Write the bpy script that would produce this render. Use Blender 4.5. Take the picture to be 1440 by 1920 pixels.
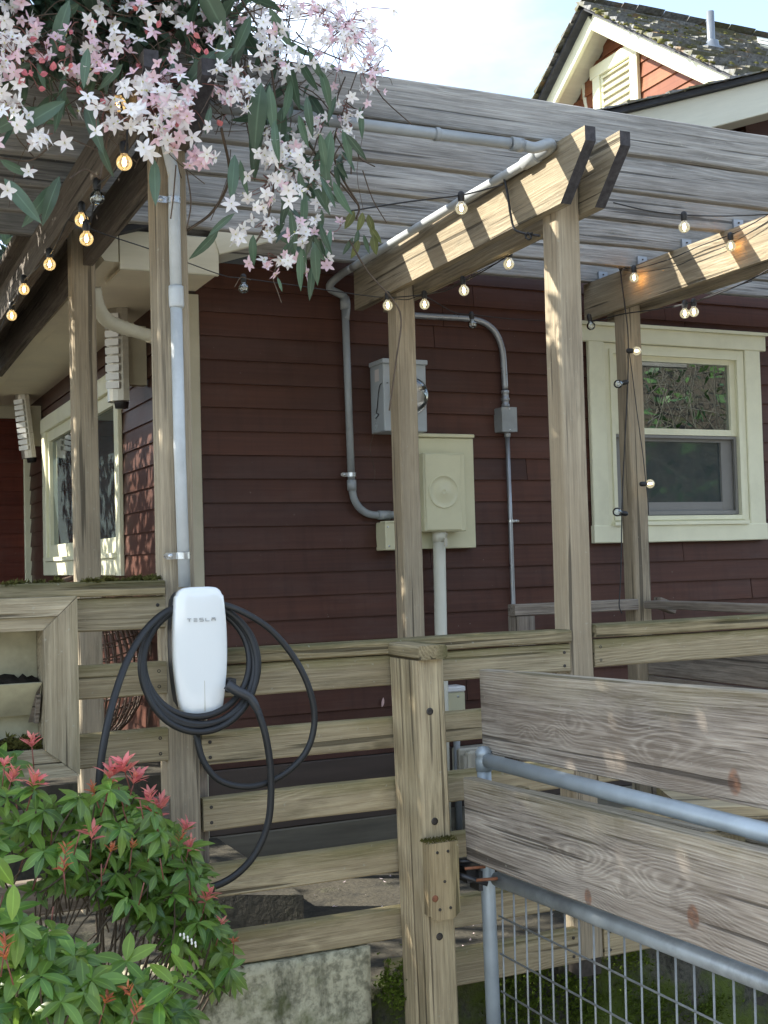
import bpy, math, random
from mathutils import Vector, Matrix, noise as mnoise
random.seed(7)
S = bpy.context.scene
for o in list(bpy.data.objects): bpy.data.objects.remove(o)
COL = S.collection
V = Vector

# ------------------------------------------------------------------ camera
FPX = 2300.0; PITCH = 0.0385; ROLL = -0.02643; YAW = 0.43193; EYE = V((0, 0, 1.5))
_cy, _sy, _cp, _sp = math.cos(YAW), math.sin(YAW), math.cos(PITCH), math.sin(PITCH)
FW = V((_sy*_cp, _cy*_cp, _sp)); _rt = V((_cy, -_sy, 0)); _up = _rt.cross(FW)
RT = _rt*math.cos(ROLL) + _up*math.sin(ROLL); UP = _up*math.cos(ROLL) - _rt*math.sin(ROLL)
cam = bpy.data.cameras.new('camera'); camo = bpy.data.objects.new('camera', cam); COL.objects.link(camo)
cam.sensor_fit = 'VERTICAL'; cam.sensor_height = 24; cam.lens = FPX/1920*24
cam.clip_start = 0.05; cam.clip_end = 500
camo.matrix_world = Matrix(((RT.x, UP.x, -FW.x, 0), (RT.y, UP.y, -FW.y, 0), (RT.z, UP.z, -FW.z, 1.5), (0, 0, 0, 1)))
S.camera = camo

# ------------------------------------------------------------------ sky, sun, exposure
SUN_TO = V((-1.2, .69, 1.0)).normalized()
W_ = bpy.data.worlds.new('World'); S.world = W_; W_.use_nodes = True
nt = W_.node_tree; nt.nodes.clear()
def wn(t, **k):
    n = nt.nodes.new(t)
    for a, b in k.items(): setattr(n, a, b)
    return n
sky = wn('ShaderNodeTexSky', sky_type='NISHITA', sun_disc=False)
sky.sun_elevation = math.asin(SUN_TO.z); sky.sun_rotation = math.atan2(SUN_TO.x, SUN_TO.y) % (2*math.pi)
sky.air_density = 1.0; sky.dust_density = .5; sky.ozone_density = 1.0
tc = wn('ShaderNodeTexCoord'); mp = wn('ShaderNodeMapping'); mp.inputs['Scale'].default_value = (1.0, 1.0, 2.2)
nz = wn('ShaderNodeTexNoise'); nz.inputs['Scale'].default_value = 2.3; nz.inputs['Detail'].default_value = 7; nz.inputs['Roughness'].default_value = .55
rp = wn('ShaderNodeValToRGB'); rp.color_ramp.elements[0].position = .40; rp.color_ramp.elements[1].position = .66
rp.color_ramp.elements[0].color = (.12, .12, .12, 1); rp.color_ramp.elements[1].color = (.9, .9, .9, 1)
mx = wn('ShaderNodeMix', data_type='RGBA'); mx.inputs[7].default_value = (3.9, 4.4, 5.1, 1)
bg = wn('ShaderNodeBackground'); bg.inputs['Strength'].default_value = .125
wo = wn('ShaderNodeOutputWorld')
L = nt.links.new
L(tc.outputs['Generated'], mp.inputs['Vector']); L(mp.outputs[0], nz.inputs['Vector']); L(nz.outputs['Fac'], rp.inputs['Fac'])
L(rp.outputs['Color'], mx.inputs[0]); L(sky.outputs[0], mx.inputs[6]); L(mx.outputs[2], bg.inputs['Color']); L(bg.outputs[0], wo.inputs[0])
sl = bpy.data.lights.new('sun', 'SUN'); sl.energy = 3.4; sl.angle = math.radians(.53); sl.color = (1, .94, .83)
so = bpy.data.objects.new('sun', sl); COL.objects.link(so); so.rotation_euler = SUN_TO.to_track_quat('Z', 'Y').to_euler(); so.location = (-6, 3, 9)
S.view_settings.view_transform = 'Standard'; S.view_settings.look = 'None'; S.view_settings.gamma = 1
S.view_settings.exposure = 1.9; S.view_settings.use_curve_mapping = False

# ------------------------------------------------------------------ helpers: the surveyed place
def ray(x, y): return FW + RT*((x-720)/FPX) - UP*((y-960)/FPX)
def oy(x, y, Y): d = ray(x, y); return EYE + d*(Y/d.y)          # point on the wall-parallel plane at depth Y
def ox(x, y, X): d = ray(x, y); return EYE + d*(X/d.x)
def oz(x, y, Z): d = ray(x, y); return EYE + d*((Z-1.5)/d.z)

class MB:
    def __init__(s): s.v = []; s.f = []; s.m = []; s.cur = 0; s.sm = set()
    def add(s, vs, fs, smooth=False):
        b = len(s.v); s.v += [tuple(v) for v in vs]
        for f in fs:
            if smooth: s.sm.add(len(s.f))
            s.f.append([b+i for i in f]); s.m.append(s.cur)
        return s
    def box(s, lo, hi):
        x0, y0, z0 = lo; x1, y1, z1 = hi
        return s.add([(x0,y0,z0),(x1,y0,z0),(x1,y1,z0),(x0,y1,z0),(x0,y0,z1),(x1,y0,z1),(x1,y1,z1),(x0,y1,z1)],
                     [(0,3,2,1),(4,5,6,7),(0,1,5,4),(1,2,6,5),(2,3,7,6),(3,0,4,7)])
    def cbox(s, lo, hi, c=.004):
        # box with chamfered edges along every axis (24 verts)
        x0, y0, z0 = lo; x1, y1, z1 = hi; vs = []; 
        import itertools
        idx = {}
        for i, (sx, sy, sz) in enumerate(itertools.product((0,1),(0,1),(0,1))):
            X = (x0, x1)[sx]; Y = (y0, y1)[sy]; Z = (z0, z1)[sz]
            dx = c if sx == 0 else -c; dy = c if sy == 0 else -c; dz = c if sz == 0 else -c
            idx[(sx,sy,sz,'x')] = len(vs); vs.append((X, Y+dy, Z+dz))
            idx[(sx,sy,sz,'y')] = len(vs); vs.append((X+dx, Y, Z+dz))
            idx[(sx,sy,sz,'z')] = len(vs); vs.append((X+dx, Y+dy, Z))
        fs = []
        for a, (p, q) in (('x',(1,2)),('y',(0,2)),('z',(0,1))):
            for sd in (0,1):
                loop = []
                for (u, w) in ((0,0),(1,0),(1,1),(0,1)):
                    k = [0,0,0]; k['xyz'.index(a)] = sd; k[p] = u; k[q] = w
                    loop.append(idx[tuple(k)+(a,)])
                fs.append(loop)
        for a in (0,1,2):
            p, q = [i for i in (0,1,2) if i != a]
            for u in (0,1):
                for w in (0,1):
                    k0 = [0,0,0]; k0[p] = u; k0[q] = w; k1 = list(k0); k1[a] = 1
                    fs.append([idx[tuple(k0)+('xyz'[p],)], idx[tuple(k1)+('xyz'[p],)], idx[tuple(k1)+('xyz'[q],)], idx[tuple(k0)+('xyz'[q],)]])
        for k in itertools.product((0,1),(0,1),(0,1)): fs.append([idx[k+('x',)], idx[k+('y',)], idx[k+('z',)]])
        return s.add(vs, fs)
    def prism(s, poly, axis, a, b):
        # poly: 2D points; axis: extruded axis 0,1,2
        n = len(poly); vs = []
        for t in (a, b):
            for p in poly:
                v = [p[0], p[1]]; v.insert(axis, t); vs.append(tuple(v))
        fs = [list(range(n))[::-1], [n+i for i in range(n)]] + [(i, (i+1) % n, n+(i+1) % n, n+i) for i in range(n)]
        return s.add(vs, fs)
    def tube(s, pts, r, n=10, caps=True):
        pts = [V(p) for p in pts]; N = len(pts)
        rr = r if isinstance(r, (list, tuple)) else [r]*N
        t = (pts[1]-pts[0]).normalized(); nrm = t.orthogonal().normalized(); vs = []
        for i, p in enumerate(pts):
            t = (pts[min(i+1, N-1)]-pts[max(i-1, 0)])
            if t.length < 1e-9: t = V((0,0,1))
            t.normalize(); nrm = (nrm - t*nrm.dot(t))
            if nrm.length < 1e-6: nrm = t.orthogonal()
            nrm.normalize(); b = t.cross(nrm)
            for k in range(n):
                a = 2*math.pi*k/n; vs.append(p + (nrm*math.cos(a)+b*math.sin(a))*rr[i])
        fs = [(i*n+k, i*n+(k+1) % n, (i+1)*n+(k+1) % n, (i+1)*n+k) for i in range(N-1) for k in range(n)]
        s.add(vs, fs, True)
        if caps: b0 = len(s.v)-len(vs); s.f.append([b0+k for k in range(n)][::-1]); s.m.append(s.cur); s.f.append([b0+(N-1)*n+k for k in range(n)]); s.m.append(s.cur)
        return s
    def lathe(s, prof, c, ax=V((0,0,1)), n=16):
        # prof: (radius, height) along axis ax from point c
        ax = V(ax).normalized(); u = ax.orthogonal().normalized(); w = ax.cross(u); vs = []; c = V(c)
        for r, h in prof:
            for k in range(n):
                a = 2*math.pi*k/n; vs.append(c+ax*h+(u*math.cos(a)+w*math.sin(a))*r)
        fs = [(i*n+k, i*n+(k+1) % n, (i+1)*n+(k+1) % n, (i+1)*n+k) for i in range(len(prof)-1) for k in range(n)]
        return s.add(vs, fs, True)
    def mesh(s, name, mats, off=None):
        me = bpy.data.meshes.new(name)
        vs = s.v if off is None else [(v[0]-off.x, v[1]-off.y, v[2]-off.z) for v in s.v]
        me.from_pydata(vs, [], s.f)
        for m in (mats if isinstance(mats, (list, tuple)) else [mats]): me.materials.append(m)
        if any(s.m): me.polygons.foreach_set('material_index', s.m)
        if s.sm: me.polygons.foreach_set('use_smooth', [i in s.sm for i in range(len(s.f))])
        me.update(); return me
WM = {}
def link(name, me, M, parent=None):
    o = bpy.data.objects.new(name, me); COL.objects.link(o); WM[o] = M
    if parent is not None: o.parent = parent; o.matrix_local = WM[parent].inverted() @ M
    else: o.matrix_local = M
    return o
def build(name, mb, mats, parent=None, loc=None):
    o_ = V(loc) if loc is not None else (WM[parent].translation.copy() if parent is not None else V((0,0,0)))
    return link(name, mb.mesh(name, mats, o_), Matrix.Translation(o_), parent)
def tag(o, label=None, cat=None, group=None, kind=None):
    for k, v in (('label', label), ('category', cat), ('group', group), ('kind', kind)):
        if v: o[k] = v
    return o
def thing(name, loc, label, cat, group=None):
    o = bpy.data.objects.new(name, None); COL.objects.link(o); o.location = loc; o.empty_display_size = .1
    WM[o] = Matrix.Translation(V(loc)); return tag(o, label, cat, group)
PLK = {}
def plank(name, parent, A, B, w, t, mat, up=(0,0,1), jit=.0012, label=None, seg=None, cham=.004, ends=(0,0)):
    """A plank from A to B (centre line); w along 'up', t across. Local X runs along the grain."""
    A = V(A); B = V(B); d = B-A; Ln = d.length; x = d.normalized(); z = V(up); z = (z-x*z.dot(x)).normalized(); y = z.cross(x)
    n = seg or max(2, int(Ln/.25)); vs = []; fs = []
    h, q, c = w/2, t/2, min(cham, t*.2)
    prof = [(-q+c,-h),(q-c,-h),(q,-h+c),(q,h-c),(q-c,h),(-q+c,h),(-q,h-c),(-q,-h+c)]
    for i in range(n+1):
        f = i/n; jy = random.uniform(-jit, jit); jz = random.uniform(-jit, jit)
        xx = -Ln/2+Ln*f
        for (py, pz) in prof:
            sk = (ends[0]*(pz/h) if i == 0 else ends[1]*(pz/h) if i == n else 0)
            vs.append((xx+sk, py+jy, pz+jz))
    for i in range(n):
        for k in range(8): fs.append((i*8+k, i*8+(k+1) % 8, (i+1)*8+(k+1) % 8, (i+1)*8+k))
    fs.append(list(range(8))[::-1]); fs.append([n*8+k for k in range(8)])
    mb = MB(); mb.add(vs, fs)
    M = Matrix.Translation((A+B)/2) @ Matrix((x, y, z)).transposed().to_4x4()
    o = link(name, mb.mesh(name, mat), M, parent)
    if label: o['label'] = label
    return o
def crom(pts, k=8):
    P = [V(p) for p in pts]; P = [P[0]*2-P[1]] + P + [P[-1]*2-P[-2]]; out = []
    for i in range(1, len(P)-2):
        for j in range(k):
            t = j/k; a, b, c, d = P[i-1:i+3]
            out.append(.5*((2*b)+(c-a)*t+(2*a-5*b+4*c-d)*t*t+(3*b-a-3*c+d)*t**3))
    out.append(P[-2]); return out

# ------------------------------------------------------------------ materials
class NT:
    def __init__(s, name):
        s.m = bpy.data.materials.new(name); s.m.use_nodes = True; s.t = s.m.node_tree; s.t.nodes.clear()
        s.out = s.t.nodes.new('ShaderNodeOutputMaterial'); s.b = s.t.nodes.new('ShaderNodeBsdfPrincipled')
        s.t.links.new(s.b.outputs[0], s.out.inputs[0])
    def n(s, ty, ins=None, **k):
        x = s.t.nodes.new(ty)
        for a, b in k.items(): setattr(x, a, b)
        for a, b in (ins or {}).items(): s.set(x.inputs[a], b)
        return x
    def set(s, i, v):
        if isinstance(v, bpy.types.NodeSocket): s.t.links.new(v, i)
        else: i.default_value = v
    def math(s, op, a, b=0., c=0.):
        x = s.n('ShaderNodeMath', operation=op); s.set(x.inputs[0], a); s.set(x.inputs[1], b); s.set(x.inputs[2], c); return x.outputs[0]
    def vmath(s, op, a, b=(0,0,0)):
        x = s.n('ShaderNodeVectorMath', operation=op); s.set(x.inputs[0], a); s.set(x.inputs[1], b); return x
    def mix(s, f, a, b, bt='MIX'):
        x = s.n('ShaderNodeMix', data_type='RGBA', blend_type=bt); s.set(x.inputs[0], f)
        s.set(x.inputs[6], c4(a)); s.set(x.inputs[7], c4(b)); return x.outputs[2]
    def noise(s, vec, sc, det=4, rough=.55, dist=0):
        x = s.n('ShaderNodeTexNoise', {'Scale': sc, 'Detail': det, 'Roughness': rough, 'Distortion': dist})
        s.set(x.inputs['Vector'], vec); return x.outputs['Fac']
    def map(s, vec, sc=(1,1,1), loc=(0,0,0)):
        x = s.n('ShaderNodeMapping'); s.set(x.inputs['Vector'], vec); x.inputs['Scale'].default_value = sc; x.inputs['Location'].default_value = loc; return x.outputs[0]
    def ramp(s, f, stops):
        x = s.n('ShaderNodeValToRGB'); s.set(x.inputs[0], f); e = x.color_ramp.elements
        while len(e) < len(stops): e.new(.5)
        for i, (p, c) in enumerate(stops): e[i].position = p; e[i].color = c4(c if isinstance(c, tuple) else (c, c, c))
        return x.outputs[0]
    def rng(s, f, a, b, c=0., d=1.):
        x = s.n('ShaderNodeMapRange'); s.set(x.inputs[0], f)
        for i, v in enumerate((a, b, c, d)): x.inputs[i+1].default_value = v
        return x.outputs[0]
    def bump(s, h, st, dist=.002):
        x = s.n('ShaderNodeBump', {'Strength': st, 'Distance': dist}); s.set(x.inputs['Height'], h); s.set(s.b.inputs['Normal'], x.outputs[0])
    def rvec(s, k=30.):
        oi = s.n('ShaderNodeObjectInfo'); c = s.n('ShaderNodeCombineXYZ')
        s.set(c.inputs[0], s.math('MULTIPLY', oi.outputs['Random'], k)); s.set(c.inputs[1], s.math('MULTIPLY', oi.outputs['Random'], k*1.7)); s.set(c.inputs[2], s.math('MULTIPLY', oi.outputs['Random'], k*.63))
        return c.outputs[0], oi.outputs['Random']
def c4(c):
    if isinstance(c, bpy.types.NodeSocket): return c
    return (c[0], c[1], c[2], 1)

def wood(name, light, dark, warm=None, ring=95., knots=.55, moss=0., mosscol=(.09, .10, .03), tint=.35, klist=None, rough=.8, ends=True, fade=.5, sw=.24, wav=.11):
    n = NT(name); tcn = n.n('ShaderNodeTexCoord'); ob = tcn.outputs['Object']; rv, rnd = n.rvec()
    gen = n.n('ShaderNodeSeparateXYZ', {0: tcn.outputs['Generated']})
    sh = n.vmath('ADD', ob, rv).outputs[0]
    # wandering of the pith
    wan = n.noise(n.map(sh, (1.3, 4, 4)), 1.0, 2)
    sx = n.n('ShaderNodeSeparateXYZ', {0: ob})
    y0 = n.math('ADD', sx.outputs[1], n.math('ADD', n.math('MULTIPLY', rnd, .07), .02))
    z0 = n.math('ADD', sx.outputs[2], n.math('ADD', n.math('MULTIPLY', n.math('SUBTRACT', wan, .5), wav), n.math('MULTIPLY', n.math('SUBTRACT', rnd, .5), .05)))
    rad = n.math('SQRT', n.math('ADD', n.math('MULTIPLY', y0, y0), n.math('MULTIPLY', z0, z0)))
    fine = n.noise(n.map(sh, (5, 22, 22)), 1.0, 3)
    fld = n.math('ADD', n.math('MULTIPLY', rad, ring), n.math('MULTIPLY', fine, 1.7))
    # knots
    vo = n.n('ShaderNodeTexVoronoi', {'Scale': 1.0, 'Randomness': 1.0}, feature='F1'); n.set(vo.inputs['Vector'], n.map(sh, (2.6, 7.5, 7.5)))
    d = vo.outputs['Distance']
    g = n.math('EXPONENT', n.math('MULTIPLY', n.math('MULTIPLY', d, d), -26.))
    fld = n.math('ADD', fld, n.math('MULTIPLY', g, 3.4*knots))
    kn = n.rng(d, .05, .11, 1., 0.)
    kn = n.math('MULTIPLY', kn, knots)
    kred = None; st0 = n.noise(n.map(sh, (40, 60, 60)), 1.0, 3)
    if klist:
        for (kx, kz, kr, amp, red) in klist:
            ax = n.math('SUBTRACT', sx.outputs[0], kx); az = n.math('SUBTRACT', sx.outputs[2], kz)
            d2 = n.math('ADD', n.math('MULTIPLY', n.math('MULTIPLY', ax, ax), .38), n.math('MULTIPLY', az, az))
            gg = n.math('EXPONENT', n.math('MULTIPLY', d2, -1./(kr*2.8)**2))
            fld = n.math('ADD', fld, n.math('MULTIPLY', gg, amp))
            dd2 = n.math('ADD', n.math('MULTIPLY', ax, ax), n.math('MULTIPLY', n.math('MULTIPLY', az, az), .55))
            core = n.math('MULTIPLY', n.rng(n.math('ADD', dd2, n.math('MULTIPLY', n.math('SUBTRACT', fine, .5), kr*kr*.5)), (kr*.72)**2, (kr*1.05)**2, 1., 0.), n.rng(st0, .2, .6, .6, 1.))
            if red: kred = core if kred is None else n.math('MAXIMUM', kred, core)
            else: kn = n.math('MAXIMUM', kn, n.math('MULTIPLY', core, .3))
    st = n.math('SINE', n.math('MULTIPLY', fld, 6.283))
    st = n.rng(st, -1, 1)
    st = n.math('POWER', st, 1.6)
    st = n.math('MULTIPLY', st, n.rng(n.noise(n.map(sh, (1.1, 12, 12), (2, 8, 4)), 1.0, 3), .36, .62, .15, 1.15))
    fib = n.rng(n.noise(n.map(sh, (3.0, 130, 130)), 1.0, 4, .65), .30, .70, .12, .88)
    fib2 = n.rng(n.noise(n.map(sh, (9, 380, 380)), 1.0, 2, .6), .3, .7, .15, .85)
    big = n.rng(n.noise(n.map(sh, (2.2, 7, 7)), 1.0, 5, .65), .25, .75, 0., 1.)
    v = n.math('ADD', n.math('ADD', n.math('MULTIPLY', st, sw), n.math('MULTIPLY', fib, .62)), n.math('ADD', n.math('MULTIPLY', fib2, .30), n.math('MULTIPLY', big, .5)))
    f = n.rng(v, .46+sw*.1, .90+sw)
    col = n.mix(f, dark, light)
    if warm: col = n.mix(n.rng(n.noise(n.map(sh, (.9, 6, 6), (4, 9, 2)), 1.0, 3), .38, .68, 0., fade), col, warm, 'MIX')
    # whole-plank tone
    tone = n.rng(rnd, 0, 1, 1-tint*.5, 1+tint*.5)
    cb = n.n('ShaderNodeCombineColor'); 
    for i in range(3): n.set(cb.inputs[i], tone)
    col = n.mix(1., col, cb.outputs[0], 'MULTIPLY')
    # long drying cracks
    cr = n.noise(n.map(sh, (1.2, 55, 55), (1, 2, 3)), 1.0, 2, .4)
    crk = n.rng(cr, .635, .675)
    col = n.mix(n.math('MULTIPLY', crk, .75), col, (dark[0]*.28, dark[1]*.28, dark[2]*.28))
    col = n.mix(n.math('MULTIPLY', kn, .8), col, (dark[0]*.6, dark[1]*.55, dark[2]*.5))
    if kred is not None: col = n.mix(n.math('MULTIPLY', kred, .8), col, n.mix(n.rng(st0, .4, .6), (.10, .045, .028), (.27, .125, .068)))
    # algae and dirt stains
    mo = n.noise(n.map(sh, (3.5, 9, 9), (7, 1, 5)), 1.0, 5, .65)
    if moss > 0:
        edge = n.rng(n.math('ADD', gen.outputs[2], n.math('MULTIPLY', n.math('SUBTRACT', mo, .5), 1.1)), .62, 1.0)
        col = n.mix(n.math('MULTIPLY', edge, moss), col, mosscol)
    blk = n.rng(n.noise(n.map(sh, (2.2, 14, 14), (3, 3, 9)), 1.0, 5, .7), .58, .72)
    col = n.mix(n.math('MULTIPLY', blk, .48), col, (dark[0]*.35, dark[1]*.38, dark[2]*.36))
    lic = n.rng(n.noise(sh, 75., 2, .5), .70, .76)
    col = n.mix(n.math('MULTIPLY', lic, .35), col, (.42, .42, .34))
    n.set(n.b.inputs['Base Color'], col); n.b.inputs['Roughness'].default_value = rough; n.b.inputs['Specular IOR Level'].default_value = .25
    h = n.math('ADD', n.math('ADD', n.math('MULTIPLY', st, .45), n.math('MULTIPLY', fib, 1.1)), n.math('SUBTRACT', n.math('MULTIPLY', fib2, .6), n.math('MULTIPLY', crk, 1.6)))
    n.bump(h, .7, .0026); return n.m

def plain(name, col, rough=.5, metal=0., var=.12, sc=18., bumpst=.12, dirt=.0, dirtcol=(.05,.045,.035), spec=.5, vs=(1,1,1), objrnd=0., coat=0.):
    n = NT(name); tcn = n.n('ShaderNodeTexCoord'); rv, rnd = n.rvec(); vec = n.map(n.vmath('ADD', tcn.outputs['Object'], rv).outputs[0], vs)
    a = n.noise(vec, sc, 5, .6); c = n.mix(n.rng(a, .3, .7), tuple(x*(1-var) for x in col), tuple(min(1, x*(1+var)) for x in col))
    if objrnd:
        cb = n.n('ShaderNodeCombineColor'); t = n.rng(rnd, 0, 1, 1-objrnd, 1+objrnd)
        for i in range(3): n.set(cb.inputs[i], t)
        c = n.mix(1., c, cb.outputs[0], 'MULTIPLY')
    if dirt:
        d = n.rng(n.noise(vec, sc*.35, 6, .7), .5, .72); c = n.mix(n.math('MULTIPLY', d, dirt), c, dirtcol)
    n.set(n.b.inputs['Base Color'], c); n.b.inputs['Metallic'].default_value = metal; n.b.inputs['Specular IOR Level'].default_value = spec
    n.set(n.b.inputs['Roughness'], n.rng(a, .3, .7, max(.02, rough-.07), min(1, rough+.07)))
    n.b.inputs['Coat Weight'].default_value = coat
    if bumpst: n.bump(n.noise(vec, sc*3, 4, .6), bumpst, .001)
    return n.m

M = {}
M['post'] = wood('weathered post', (0.430, 0.364, 0.258), (0.215, 0.178, 0.126), (0.340, 0.267, 0.172), ring=60, knots=.25, tint=.12, sw=.15)
M['joist'] = wood('grey joist', (0.400, 0.391, 0.366), (0.165, 0.160, 0.150), (0.220, 0.198, 0.171), ring=75, knots=.95, tint=.2, fade=.3, sw=.2)
M['beam'] = wood('pergola beam', (0.420, 0.364, 0.258), (0.165, 0.138, 0.096), (0.330, 0.262, 0.163), ring=75, knots=.7, tint=.12)
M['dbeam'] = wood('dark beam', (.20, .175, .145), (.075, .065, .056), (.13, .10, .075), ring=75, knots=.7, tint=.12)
M['petals'] = plain('fallen petal', (.62, .5, .5), .6, var=.1)
M['rail'] = wood('fence rail', (0.500, 0.417, 0.267), (0.215, 0.173, 0.105), (0.340, 0.267, 0.155), ring=110, knots=.6, moss=.6, mosscol=(0.161, 0.148, 0.053), tint=.18)
M['caprail'] = wood('fence cap', (0.440, 0.359, 0.215), (0.140, 0.112, 0.065), (0.220, 0.175, 0.086), ring=95, knots=.6, moss=.75, mosscol=(0.075, 0.073, 0.025), tint=.15)
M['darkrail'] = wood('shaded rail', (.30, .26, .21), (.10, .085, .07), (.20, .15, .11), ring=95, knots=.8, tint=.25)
M['gatepost'] = wood('gate post', (0.540, 0.442, 0.279), (0.240, 0.187, 0.113), (0.340, 0.288, 0.171), ring=70, knots=.15, moss=.0, tint=.06)
M['block'] = wood('latch block', (0.440, 0.349, 0.202), (0.170, 0.126, 0.069), (0.360, 0.272, 0.146), ring=75, knots=.6, moss=.3, tint=.05)
M['planter'] = wood('planter frame', (0.500, 0.427, 0.297), (0.220, 0.179, 0.116), (0.340, 0.281, 0.172), ring=70, knots=.3, tint=.10, moss=.15)
M['endgrain'] = plain('dark end grain', (.055, .052, .055), .9, var=.35, sc=60, bumpst=.6, spec=.15)  # near-black tone for the cut front ends of the beams
M['pale_ply'] = plain('planter back panel', (.34, .31, .20), .85, var=.35, sc=7, bumpst=.4, dirt=.6, dirtcol=(.12, .11, .05))

def siding_mat(name, col, red, rr=.42):
    n = NT(name); tcn = n.n('ShaderNodeTexCoord'); rv, rnd = n.rvec(); sh = n.vmath('ADD', tcn.outputs['Object'], rv).outputs[0]
    big = n.noise(n.map(sh, (1.1, 3, 3)), 1.0, 3, .55)
    f = n.rng(n.math('ADD', n.math('MULTIPLY', rnd, .32), n.math('MULTIPLY', big, 1.0)), .35, 1.0)
    c = n.mix(f, col, red)
    st = n.noise(n.map(sh, (1.6, 90, 90)), 1.0, 3, .6)
    c = n.mix(n.rng(st, .35, .65, 0, .35), c, tuple(x*.55 for x in col))
    dr = n.rng(n.noise(n.map(sh, (22, 1.5, 1.5), (1, 4, 2)), 1.0, 4, .6), .5, .75); c = n.mix(n.math('MULTIPLY', dr, .35), c, tuple(x*.5 for x in col))
    sp = n.rng(n.noise(sh, 55, 2, .5), .76, .79); c = n.mix(n.math('MULTIPLY', sp, .35), c, (.3, .26, .24))
    dust = n.rng(n.noise(n.map(sh, (2, 6, 6), (5, 5, 5)), 1.0, 5, .7), .5, .8); c = n.mix(n.math('MULTIPLY', dust, .16), c, (.16, .13, .125))
    n.set(n.b.inputs['Base Color'], c); n.set(n.b.inputs['Roughness'], n.rng(big, .3, .7, rr-.06, rr+.1)); n.b.inputs['Specular IOR Level'].default_value = .2
    n.bump(n.math('ADD', st, n.noise(n.map(sh, (4, 40, 40)), 1.0, 3)), .28, .0015); return n.m
M['siding'] = siding_mat('dark red siding', (.062, .031, .024), (.108, .044, .028))
M['sidingred'] = siding_mat('red siding', (.085, .022, .017), (.15, .040, .025))
M['cedar'] = siding_mat('orange cedar siding', (.15, .045, .022), (.32, .125, .055))
M['skirt'] = plain('skirt board paint', (.068, .050, .040), .6, var=.25, sc=5, vs=(.4, 4, 4), objrnd=.2)
M['skirtbeige'] = plain('skirt board beige', (.17, .15, .11), .7, var=.25, sc=5, vs=(.4, 4, 4), dirt=.5)
M['trim'] = plain('cream painted trim', (.72, .705, .51), .45, var=.04, sc=10, vs=(1, 1, 1), bumpst=.28, dirt=.22, dirtcol=(.36, .35, .24))
M['trimdark'] = plain('darker cream trim', (.45, .415, .305), .55, var=.07, sc=9, bumpst=.25, dirt=.35, dirtcol=(.22, .20, .13))  # darker copy of the cream trim paint
M['soffit'] = plain('soffit paint', (.74, .67, .51), .6, var=.05, sc=4, bumpst=.3, dirt=.25, dirtcol=(.36, .31, .22))
M['fascia'] = plain('fascia paint', (.62, .605, .49), .5, var=.05, sc=12, vs=(.3, 3, 3), bumpst=.25, dirt=.2, dirtcol=(.3, .29, .2))
M['cream'] = plain('cream enamel', (.58, .555, .37), .38, var=.04, sc=8, bumpst=.05, dirt=.25, dirtcol=(.33, .30, .19))
M['creampipe'] = plain('cream pvc', (.60, .58, .47), .4, var=.04, sc=8, bumpst=.05, dirt=.15, dirtcol=(.36, .33, .23))
M['greybox'] = plain('grey enamel box', (.38, .42, .44), .38, var=.05, sc=9, bumpst=.04, dirt=.3, dirtcol=(.17, .19, .19))
M['conduit'] = plain('grey pvc conduit', (.28, .30, .305), .36, var=.10, sc=11, bumpst=.05, dirt=.4, dirtcol=(.12, .13, .13))
M['conduitl'] = plain('light grey pvc conduit', (.46, .49, .495), .36, var=.08, sc=11, bumpst=.05, dirt=.35, dirtcol=(.20, .21, .21))
M['emt'] = plain('emt conduit', (.33, .35, .37), .33, metal=.55, var=.08, sc=14, bumpst=.05, dirt=.3)
M['zinc'] = plain('zinc strap', (.55, .57, .58), .3, metal=1., var=.2, sc=60, bumpst=.3)
M['galv'] = plain('galvanised pipe', (.34, .39, .42), .46, metal=.35, var=.18, sc=7, bumpst=.25, dirt=.35, dirtcol=(.24, .27, .29), spec=.5)
M['galvdirty'] = plain('dirty galvanised pipe', (.36, .39, .40), .48, metal=.4, var=.22, sc=9, bumpst=.4, dirt=.85, dirtcol=(.10, .11, .11))
M['wire'] = plain('galvanised wire', (.24, .25, .245), .45, metal=.4, var=.15, sc=40, bumpst=.1)
M['blackmetal'] = plain('black painted metal', (.018, .018, .02), .4, var=.3, sc=40, dirt=.2)
M['rust'] = plain('rusty bolt', (.22, .085, .04), .75, var=.4, sc=60, bumpst=.5)
M['screw'] = plain('dark screw', (.06, .052, .045), .5, metal=.5, var=.3, sc=80)
M['rubber'] = plain('black rubber cable', (.012, .0125, .013), .5, var=.12, sc=30, bumpst=.05)
M['cord'] = plain('black light cord', (.013, .013, .014), .5, var=.1)
M['charger'] = plain('white glossy plastic', (.79, .815, .80), .10, var=.01, sc=3, bumpst=.0, coat=.5)
M['chargerbk'] = plain('dark charger back', (.03, .032, .035), .45)
M['letter'] = plain('light grey print', (.36, .37, .37), .3, var=.02, bumpst=0)
M['sconce'] = plain('brushed metal lamp', (.40, .37, .31), .34, metal=.7, var=.12, sc=8, vs=(1, 1, 8))
M['whiteplastic'] = plain('white lamp glass', (.75, .75, .73), .3, var=.02)
M['cover'] = plain('tan plastic cover', (.50, .47, .38), .35, var=.05, dirt=.2)
M['sticker'] = plain('pale sticker', (.62, .58, .56), .5, var=.03, bumpst=0)
M['redsticker'] = plain('red sticker', (.5, .05, .04), .5, var=.03, bumpst=0)
M['gutterdark'] = plain('dark gutter inside', (.03, .045, .07), .5, var=.3)
M['wicker'] = plain('wicker cane', (.10, .065, .045), .55, var=.3, sc=40)
M['soil'] = plain('dark soil', (.022, .018, .014), .95, var=.7, sc=45, bumpst=1., spec=.1)
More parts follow.
